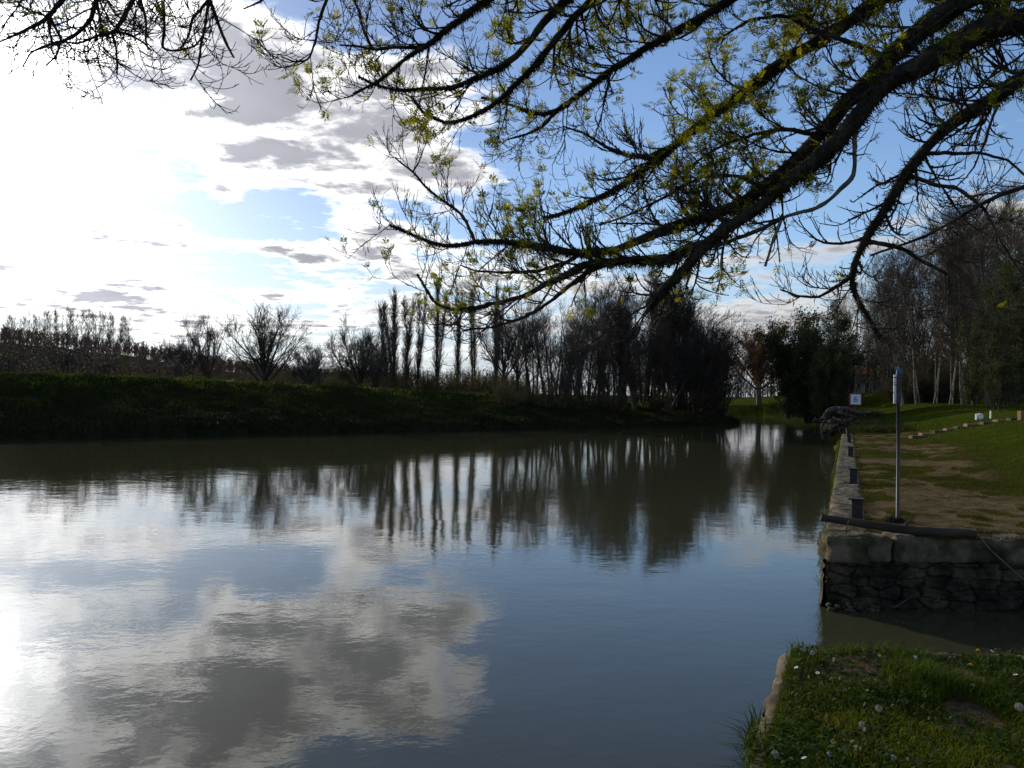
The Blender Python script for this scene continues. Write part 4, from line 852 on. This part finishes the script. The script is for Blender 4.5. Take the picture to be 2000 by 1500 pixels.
# (pixel path, depth at start/end, width px start/end, leafiness, twig density, world start or None)
LIMBS = [
 ([(2250, -160), (2050, -90), (1886, 0), (1816, 44), (1741, 106), (1706, 145), (1618, 246), (1565, 308), (1508, 352), (1446, 405), (1376, 418), (1301, 449), (1200, 488), (1147, 502), (1100, 490), (1053, 481), (1007, 474), (972, 469), (934, 465), (913, 480), (871, 486), (843, 476), (808, 460), (785, 448), (762, 439)], 4.6, 6.0, 40, 3, 1.0, 1.25, J(5.2)),
 ([(934, 465), (910, 430), (890, 410), (870, 395), (830, 365), (808, 338), (795, 325), (772, 308)], 5.9, 6.1, 7, 3, .8, .7, None),
 ([(808, 338), (818, 318), (828, 290)], 6.05, 6.1, 4, 2, 1.0, .5, None),
 ([(2400, -30), (2200, 10), (2060, 40), (1930, 48), (1851, 97), (1790, 136), (1706, 172), (1684, 229), (1640, 273), (1596, 317), (1552, 339), (1508, 383), (1446, 431), (1394, 462), (1345, 515), (1310, 550), (1266, 600)], 4.5, 5.3, 52, 11, .9, 1.2, J(4.6)),
 ([(1430, 440), (1394, 470), (1301, 506), (1200, 510), (1147, 515), (1080, 550), (1030, 575), (980, 590), (930, 600), (880, 605), (850, 595), (835, 570), (815, 535)], 5.2, 6.0, 22, 3, .9, 1.0, None),
 ([(1190, 505), (1130, 545), (1060, 600), (1010, 625), (960, 640), (905, 645)], 5.5, 6.0, 10, 3, .5, .8, None),
 ([(1147, 500), (1100, 515), (1050, 530), (990, 532), (930, 530), (900, 518)], 5.6, 6.0, 9, 3, .7, 1.0, None),
 ([(2100, -200), (1900, -110), (1715, 0), (1644, 53), (1583, 88), (1534, 119), (1482, 158), (1438, 189), (1394, 220), (1345, 260), (1297, 304), (1244, 339), (1200, 374), (1144, 396), (1100, 422), (1060, 425)], 4.8, 6.2, 38, 4, 1.0, 1.2, J(5.8)),
 ([(1310, 295), (1270, 306), (1232, 304), (1188, 290), (1144, 262), (1100, 246)], 5.5, 5.9, 12, 3, .8, 1.0, None),
 ([(1700, -150), (1560, -70), (1429, 0), (1345, 48), (1275, 84), (1210, 128), (1166, 154), (1122, 194), (1078, 228), (1047, 226), (1010, 212), (985, 200), (940, 190)], 4.8, 6.0, 26, 3, .55, 1.1, J(6.4)),
 ([(1080, 226), (1060, 248), (1030, 262), (985, 275)], 5.8, 6.0, 8, 3, .1, .8, None),
 ([(2350, 40), (2150, 90), (2000, 145), (1948, 189), (1904, 216), (1860, 233), (1825, 273), (1790, 308), (1763, 352), (1741, 396), (1706, 436), (1684, 475), (1666, 519), (1658, 559), (1684, 594), (1697, 629), (1719, 660)], 4.5, 5.2, 36, 5, .05, 1.5, J(4.4)),
 ([(1662, 530), (1630, 565), (1600, 580), (1560, 578), (1525, 565)], 5.1, 5.3, 9, 3, .08, 1.0, None),
 ([(1693, 484), (1728, 475), (1772, 488), (1816, 519), (1855, 537), (1851, 616)], 5.0, 4.8, 10, 4, .05, .8, None),
 ([(1785, 361), (1825, 359), (1873, 370), (1922, 405), (1948, 462), (1974, 506), (1998, 540)], 4.9, 4.6, 9, 4, .05, .8, None),
 ([(1816, 312), (1860, 301), (1913, 297), (1966, 312), (2010, 350)], 4.8, 4.6, 8, 4, .05, .7, None),
 ([(2350, 260), (2120, 320), (2000, 361), (1948, 383), (1904, 405), (1860, 431), (1816, 462), (1750, 480), (1700, 500)], 4.3, 5.0, 16, 4, .05, .9, J(4.1)),
 ([(1715, 290), (1668, 345), (1618, 392), (1587, 409), (1526, 422), (1508, 475), (1495, 521)], 5.0, 5.0, 9, 5, .0, .1, None),
 ([(1526, 422), (1464, 458), (1400, 480), (1332, 484), (1305, 523)], 5.0, 5.3, 9, 4, .3, .8, None),
 ([(1750, 110), (1680, 90), (1600, 60), (1530, 30), (1460, 40), (1400, 80)], 4.9, 5.4, 12, 3, 1.0, 1.3, None),
 ([(1600, 270), (1540, 250), (1470, 260), (1400, 290), (1340, 330), (1300, 360)], 5.1, 5.6, 10, 3, 1.0, 1.2, None),
 ([(1500, 360), (1440, 340), (1370, 345), (1300, 385), (1230, 420), (1170, 440)], 5.3, 5.8, 9, 3, 1.0, 1.2, None),
 ([(1930, 48), (1960, 120), (1900, 190), (1830, 210)], 4.7, 4.7, 8, 3, .8, 1.0, None),
 ([(2400, -420), (1900, -330), (1500, -260), (1250, -190), (1000, -160), (700, -130), (500, -90), (330, -60), (150, -50), (20, -20), (-60, 20)], 4.6, 4.5, 55, 6, .2, .8, J(7.0)),
 ([(1350, -225), (1180, -80), (1104, 0), (1056, 53), (1025, 97), (990, 128), (933, 154), (889, 169), (836, 174), (770, 176), (735, 167), (700, 150)], 4.6, 5.6, 24, 3, .55, 1.0, None),
 ([(1350, -225), (1220, -70), (1157, 0), (1113, 44), (1082, 84), (1047, 128), (1008, 167), (972, 198), (933, 224), (876, 242), (823, 220), (803, 187)], 4.6, 5.8, 24, 3, .5, 1.0, None),
 ([(1200, -180), (1020, -60), (955, 0), (915, 26), (876, 57), (832, 88), (796, 110), (761, 141), (726, 167), (691, 183)], 4.6, 5.4, 26, 3, .5, 1.0, None),
 ([(832, 88), (800, 94), (770, 92), (726, 97), (695, 90), (664, 88)], 5.2, 5.4, 8, 3, .3, .9, None),
 ([(726, 97), (710, 60), (700, 20), (685, -10)], 5.3, 5.3, 6, 4, .3, .7, None),
 ([(700, -130), (655, -60), (638, 0), (625, 40), (616, 84), (603, 119), (576, 123), (550, 110)], 4.6, 4.9, 10, 3, .2, .8, None),
 ([(150, -50), (130, -10), (90, 40), (50, 60), (20, 75), (-10, 84)], 4.5, 4.8, 14, 3, .0, 1.2, None),
 ([(240, -60), (190, -10), (180, 40), (140, 75), (110, 85), (60, 100), (45, 130)], 4.5, 4.8, 14, 3, .1, 1.3, None),
 ([(300, -60), (262, 0), (240, 35), (225, 65), (190, 70), (150, 85), (120, 80)], 4.5, 4.7, 12, 3, .1, 1.2, None),
 ([(222, 70), (228, 100), (229, 145)], 4.6, 4.7, 6, 3, 0, .6, None),
 ([(250, -60), (275, 0), (285, 35), (285, 80), (290, 97)], 4.5, 4.6, 7, 3, 0, .8, None),
 ([(320, -60), (320, 0), (322, 60), (315, 95), (340, 100), (385, 88), (402, 60)], 4.5, 4.7, 8, 3, .1, .9, None),
 ([(430, -80), (408, 0), (400, 50), (393, 90), (390, 125), (372, 158)], 4.5, 4.7, 9, 3, 0, .6, None),
 ([(408, 0), (425, 45), (440, 80), (457, 112)], 4.6, 4.7, 8, 4, 0, .15, None),
 ([(408, 0), (375, 35), (370, 70), (352, 100)], 4.6, 4.7, 7, 3, 0, .8, None),
 ([(225, 65), (255, 68), (280, 82), (297, 100)], 4.6, 4.7, 6, 3, 0, .7, None),
 ([(100, 30), (120, 80), (110, 110), (90, 128)], 4.6, 4.7, 6, 3, 0, .8, None),
]
LP = []
K = 40; twp, leafpts, podpts, mossp = [], [], [], []
for li, (path, d0, d1, w0, w1, leafy, dens, start) in enumerate(LIMBS):
    n = len(path); cum = np.r_[0, np.cumsum(np.hypot(*np.diff(np.array(path, float), axis=0).T))]; tt = cum/cum[-1]
    pts = [P(px, py, d0+(d1-d0)*t_) for (px, py), t_ in zip(path, tt)]; wpx = [(w0+(w1-w0)*t_**(.75 if w0 > 15 else .9))*(1.38 if w0 > 35 else 1.15 if w0 > 18 else 1.05) for t_ in tt]
    rads = [w/FPX*(d0+(d1-d0)*t_)/2 for w, t_ in zip(wpx, tt)]
    if start is not None: pts = [start]+pts; rads = [rads[0]*1.25]+rads
    pts = np.array(pts)
    if start is None and LP:
        allp = np.concatenate(LP); sc = (allp[:, :3]-[0, 0, CAMZ])@CR; sx = 1000-FPX*sc[:, 0]/sc[:, 2]; sy = 750+FPX*sc[:, 1]/sc[:, 2]
        j_ = int(np.argmin(np.hypot(sx-path[0][0], sy-path[0][1])+1e6*(sc[:, 2] > -.5))); q0 = allp[j_, :3]
        dsh = (q0[1]-pts[0][1])*(1-tt)**1.2; pts = np.array([P(px, py, d0+(d1-d0)*t_+dd_) for (px, py), t_, dd_ in zip(path, tt, dsh)]); pts = np.r_[[q0], pts[1:]] if len(pts) > 2 else pts
    arr = resample(np.c_[pts, rads], K+30 if len(path) > 12 else K)
    p, r = arr[:, :3], arr[:, 3]; m_ = len(p); L = np.linalg.norm(np.diff(p, axis=0), axis=1).sum()
    s_ = np.arange(m_)/m_*L
    p = p+np.stack([fbm(s_*7+li, 1.5+q) for q in (0., 3., 6.)], 1)*np.minimum(.018, r*1.2)[:, None]
    r = r*(1+.28*fbm(s_*14+li*3, 2.5)+.22*fbm(s_*45+li*3, 7.5))
    LP.append(p)
    v, f = tubes(p[None], r[None], 9 if w0 > 15 else 6)
    v = v+unit(rs.normal(size=v.shape))*np.repeat(r, 9 if w0 > 15 else 6)[:, None]*.13
    mt = M['deadwood'] if li == 17 else M['bark']
    mk('limb', v-AL, f, mt, ash, True)
    if li == 17: continue
    # moss on the thicker wood
    if w0 > 10 and (leafy > .1 or li == 11):
        nm = int(L*2100*min(1, w0/20)); i_ = rs.randint(0, m_-1, nm); fr = rs.rand(nm)[:, None]; q = p[i_]*(1-fr)+p[i_+1]*fr
        cl = fbm(s_[i_]*5+li, 8.5) > -.15; side = unit(rnd(nm)+[0, 0, -.25]); q = q+side*r[i_][:, None]*.95
        mossp.append(np.c_[q, side, rs.uniform(.008, .045, nm)*np.clip(r[i_]/.03, .2, 1.1)][cl])
    vis = np.array([(pp_[1] > 2.5) and abs(pp_[0]/pp_[1]) < .75 and (pp_[2]-CAMZ)/pp_[1] < .62 for pp_ in p]); pv = p[vis]; rv = r[vis]
    if len(pv) < 4: continue
    Lv = np.linalg.norm(np.diff(pv, axis=0), axis=1).sum()
    fat = w0 > 15
    # side branches
    k1 = max(2, int(Lv*(16 if li > 28 else 11)*dens)); a = spawn(pv[None], rv[None], k1, .02, 1, (.5, 1.15), lambda t, n_: rs.uniform(.22, .75 if fat else .5, n_)*(1.1-.5*t), .35, ysq=.6)
    r1 = np.clip(a[3], .0035, .009); upw = np.where(rs.rand(len(a[0])) < .7, .16, -.02)
    p1, rr1 = grow(a[0], a[1], a[2], r1, 9, .17, upw, .4)
    k2 = 6; a2 = spawn(p1, rr1, k2, .15, 1, (.4, 1.0), lambda t, n_: rs.uniform(.07, .26, n_), .75, ysq=.8)
    p2, rr2 = grow(a2[0], a2[1], a2[2], np.clip(a2[3], .0024, .006), 5, .2, .2, .6)
    a3 = spawn(p2, rr2, 2, .2, 1, (.5, 1.1), lambda t, n_: rs.uniform(.02, .09, n_), .8); p3, rr3 = grow(a3[0], a3[1], a3[2], np.clip(a3[3], .0022, .005), 3, .2, .25, .8)
    ak = spawn(pv[None], rv[None], int(Lv*(22 if leafy > .3 else 9)), 0, 1, (.6, 1.3), lambda t, n_: rs.uniform(.015, .06, n_), .5); pk, rk = grow(ak[0], ak[1], ak[2], np.clip(ak[3], .002, .004), 3, .2, .1, .7)
    kn = spawn(p1, rr1, 9, .05, 1, (.9, 1.5), lambda t, n_: rs.uniform(.008, .02, n_), .8); pn, rn = grow(kn[0], kn[1], kn[2]+.004, np.clip(kn[3], .002, .005), 2, .1, 0, .7)
    twp += [tubes(p1, rr1*(1+.18*rs.normal(size=rr1.shape)), 5), tubes(p2, rr2*(1+.15*rs.normal(size=rr2.shape)), 4), tubes(p3, rr3, 3), tubes(pk, rk, 3), tubes(pn, rn, 3)]
    if leafy > 0:
        for pz, pr_ in ((p2, .75), (p3, .28), (p1, .7), (pk, .12)):
            e_ = rs.rand(len(pz)) < pr_*leafy*.72*(.25+1.4*ss(fbm(pz[:, -1, 0]*2.2, pz[:, -1, 2]*2.2, 4.), -.3, .25)); leafpts.append(np.c_[pz[e_, -1], unit(pz[e_, -1]-pz[e_, -2]), np.full(e_.sum(), rs.uniform(.9, 1.1))])
    # hanging seed pods
    if leafy > .1 or li in (11, 12):
        e_ = rs.rand(len(p1)) < .28; q = p1[e_, 5]; q = np.repeat(q, 4, 0)+rs.normal(0, .02, (e_.sum()*4, 3)); podpts.append(q)
v, f = join(twp); mk('twigs', v-AL, f, M['twig'], ash)
ms = np.concatenate(mossp); n = len(ms); base = ms[:, :3]; side = ms[:, 3:6]; ln_ = ms[:, 6:7]; w_ = unit(np.cross(side, rnd(n)))*.0045; dn_ = np.array([0, 0, -.4])
v = np.stack([base-w_, base+w_, base+(side+rnd(n)*.4+dn_)*ln_], 1).reshape(-1, 3); mk('moss', v-AL, np.arange(3*n).reshape(-1, 3), M['moss'], ash)
# pinnate leaf clusters
lp_ = np.concatenate(leafpts); lp_ = lp_[(lp_[:, 2]-CAMZ)/lp_[:, 1] > .092]; n = len(lp_); V_ = []
def pinnate(base, ax, up_, ln, lw):
    n = len(base); out = []; sd_ = unit(np.cross(ax, up_)); up2 = unit(np.cross(sd_, ax))
    pos_ = [(.3, 1), (.3, -1), (.5, 1), (.5, -1), (.7, 1), (.7, -1), (.88, 1), (.88, -1), (1, 0)]
    for t_, s2 in pos_:
        q = base+ax*(ln*t_)[:, None]-up2*(ln*t_**2*.25)[:, None]
        dr_ = unit(ax*(.55 if s2 else 1)+sd_*s2*.8+up2*rs.uniform(-.25, .1, n)[:, None]); lw_ = (lw*(1-.25*abs(t_-.6)))[:, None]
        wv_ = unit(np.cross(dr_, up2))*lw_*.14
        out.append(np.stack([q, q+dr_*lw_*.45+wv_, q+dr_*lw_, q+dr_*lw_*.45-wv_], 1))
    wv_ = sd_*.0011; e_ = base+ax*ln[:, None]-up2*(ln*.25)[:, None]; out.append(np.stack([base-wv_, base+wv_, e_+wv_, e_-wv_], 1))
    return np.concatenate(out).reshape(-1, 3)
for _ in range(4):
    ax_ = unit(lp_[:, 3:6]*.5+rnd(n)*.75+[0, 0, .12]); V_.append(pinnate(lp_[:, :3], ax_, np.tile([0, 0, 1.], (n, 1)), rs.uniform(.035, .085, n), rs.uniform(.022, .040, n)))
v = np.concatenate(V_); mk('leaves', v-AL, np.arange(len(v)).reshape(-1, 4), M['leaf'], ash)
print('leaf clusters', n)
q = np.concatenate(podpts); n = len(q); L_ = rs.uniform(.015, .04, n); pp_ = np.stack([q, q+np.c_[rs.normal(0, .004, n), rs.normal(0, .004, n), -L_], q+np.c_[rs.normal(0, .006, n), rs.normal(0, .006, n), -L_-.008], q+np.c_[rs.normal(0, .006, n), rs.normal(0, .006, n), -L_-.034]], 1)
rd = np.tile([.0007, .0008, .0032, .001], (n, 1)); v, f = tubes(pp_, rd, 4); tag(mk('seed_pods', v-AL, f, M['pod'], ash), kind='stuff')
# upper crown limbs above the picture, for shade and other views
for k in range(6):
    a_ = k*2.4; st_ = TR[22+k*2]; p, r = grow(st_[None], np.array([[math.cos(a_), math.sin(a_), .7]]), np.array([4.5]), np.array([.09]), 14, .08, .03, .15)
    v, f = tubes(p, r, 7); mk('limb', v-AL, f, M['bark'], ash, True)
    a = spawn(p, r, 26, .1, 1, (.4, 1.), lambda t, n_: rs.uniform(.6, 1.6, n_), .4); p1, r1_ = grow(*a[:4], 6, .15, .08, .3)
    a = spawn(p1, r1_, 7, .1, 1, (.4, 1.), lambda t, n_: rs.uniform(.2, .5, n_), .6); p2, r2_ = grow(*a[:4], 3, .15, .1, .4)
    v, f = join([tubes(p1, r1_, 3), tubes(p2, r2_, 3)]); mk('twigs', v-AL, f, M['twig'], ash)

# ------------------------------------------------------------------ flowers on the near bank
def stem_head(name, px, py, hpx, hgt, kind, label, group=None, lean=0.0):
    g = hit(px, py); e = empty(name, tuple(g)); tip = np.array([lean*hgt, rs.uniform(-.1, .1)*hgt, hgt])
    mb = MB(); mb.tube(resample([(0, 0, -.01), tip*.5+[.006, 0, 0], tip], 8), .0018 if kind != 'daisy' else .0011, 5); mb.build('stem', M['stemred' if kind == 'clock' else 'weed'], e, True)
    if kind == 'clock':
        n = 300; d_ = rnd(n); d_ = d_[(d_ @ rnd(1)[0] < rs.uniform(.45, 1.0))]; n = len(d_); R_ = hpx*.88; w_ = unit(np.cross(d_, rnd(n)))*.0006; c_ = tip
        v = np.stack([c_-w_, c_+w_, c_+d_*R_], 1).reshape(-1, 3)
        e1 = d_*R_+c_; a1_ = unit(np.cross(d_, rnd(n)))*R_*.22; a2_ = np.cross(d_, unit(a1_))*R_*.22; v2 = np.concatenate([np.stack([e1-a1_, e1+d_*R_*.06, e1+a1_], 1), np.stack([e1-a2_, e1+d_*R_*.06, e1+a2_], 1)]).reshape(-1, 3)
        v = np.concatenate([v, v2]); mk('seed_head', v, np.arange(len(v)).reshape(-1, 3), M['fluff'], e)
        mb = MB(); mb.tube([tip-[0, 0, .004], tip, tip+[0, 0, .004]], [.002, .005, .002], 6); mb.build('receptacle', M['stemred'], e)
    elif kind == 'daisy':
        vs, fs = [], []; tl = rnd(1)[0]*.45+[0, -.2, 1]; tl = tl/np.linalg.norm(tl); ux = unit(np.cross(tl, [0, 1, 0])); uy = np.cross(tl, ux)
        for i_ in range(14):
            a_ = i_*2*math.pi/14; dd_ = ux*math.cos(a_)+uy*math.sin(a_); ss_ = -ux*math.sin(a_)+uy*math.cos(a_); b_ = len(vs)
            vs += [tip+dd_*hpx*.25-ss_*.001, tip+dd_*hpx*.25+ss_*.001, tip+dd_*hpx+ss_*.0017+tl*.002, tip+dd_*hpx-ss_*.0017+tl*.002]; fs.append((b_, b_+1, b_+2, b_+3))
        mk('petals', np.array(vs), np.array(fs), M['petal'], e); mb = MB(); mb.tube([tip-tl*.001, tip+tl*.002, tip+tl*.003], [.004, .004, .001], 8); mb.build('centre', M['yellow'], e)
    else:
        n = 90; d_ = rnd(n); d_[:, 2] = abs(d_[:, 2])*.7; d_ = unit(d_); w_ = unit(np.cross(d_, rnd(n)))*.0014
        v = np.stack([tip-w_*.4, tip+w_*.4, tip+d_*hpx+w_, tip+d_*hpx-w_], 1).reshape(-1, 3); mk('petals', v, np.arange(len(v)).reshape(-1, 4), M['yellow'], e)
    return tag(e, label, 'flower', group)
for px, py, R_, hg, ln_, lab in ((1590, 1270, .019, .09, -.1, 'round dandelion clock at the back left corner of the near bank'), (1587, 1300, .014, .07, 0, 'small dandelion clock just below the corner one'),
        (1905, 1262, .017, .18, -.35, 'tall dandelion clock on a reddish stem at the back right'), (1901, 1258, .013, .24, -.2, 'tallest ragged dandelion clock above the others at the back right'), (1893, 1262, .016, .15, -.5, 'dandelion clock leaning left of the tall pair'),
        (1714, 1410, .017, .06, .1, 'dandelion clock in the middle of the near grass'), (1683, 1440, .014, .05, 0, 'dandelion clock below the middle one in the near grass'), (1513, 1492, .017, .04, 0, 'dandelion clock at the bottom left of the near grass'),
        (1990, 1405, .022, .05, 0, 'large fluffy dandelion clock at the right edge of the near grass'), (1744, 1500, .012, .04, 0, 'pale dandelion clock at the bottom edge of the near grass')):
    stem_head('dandelion_clock', px, py, R_, hg, 'clock', lab, 'dandelion clocks on the near bank', ln_)
PX6 = ((1596, 1330, .04), (1749, 1272, .05), (1866, 1272, .06), (1802, 1277, .04), (1787, 1300, .045), (1797, 1318, .05), (1570, 1498, .03), (1555, 1322, .04), (1937, 1290, .05), (1984, 1335, .04), (1676, 1262, .05), (1900, 1350, .03), (1620, 1490, .03))
for px, py, hg in PX6:
    stem_head('daisy', px, py, .011, hg, 'daisy', 'small white daisy open in the near grass, '+rank(px, [q[0] for q in PX6]), 'daisies on the near bank')
for px, py, lab in ((1552, 1282, 'bright yellow dandelion at the corner of the near bank'), (1895, 1312, 'yellow dandelion in the dark patch at the right of the near bank'), (1910, 1285, 'yellow dandelion near the back edge under the tall clocks')):
    stem_head('dandelion', px, py, .014, .035, 'yellow', lab, 'yellow dandelions on the near bank')
# plantain spikes at the corner
for px, hg, lab in ((1546, .13, 'taller dark plantain spike at the corner of the near bank'), (1556, .08, 'shorter dark plantain spike at the corner of the near bank')):
    g = hit(px, 1266); e = empty('plantain', tuple(g), label=lab, cat='plant', group='plantain spikes'); mb = MB(); mb.tube([(0, 0, -.01), (-.004, 0, hg*.5), (-.006, 0, hg)], .0015, 5); mb.build('stem', M['straw'], e)
    mb = MB(); mb.tube([(-.006, 0, hg), (-.006, 0, hg+.008), (-.007, 0, hg+.018), (-.007, 0, hg+.026)], [.002, .0045, .0045, .001], 7); mb.build('flower_spike', M['iron'], e)
stick('dry_stick', [hit(1842, 1280)+[0, 0, .03], hit(1855, 1288)+[0, 0, .025], hit(1867, 1294)+[0, 0, .02]], .003, M['deadwood'], 'short pale dry stick in the dark patch of the near bank')
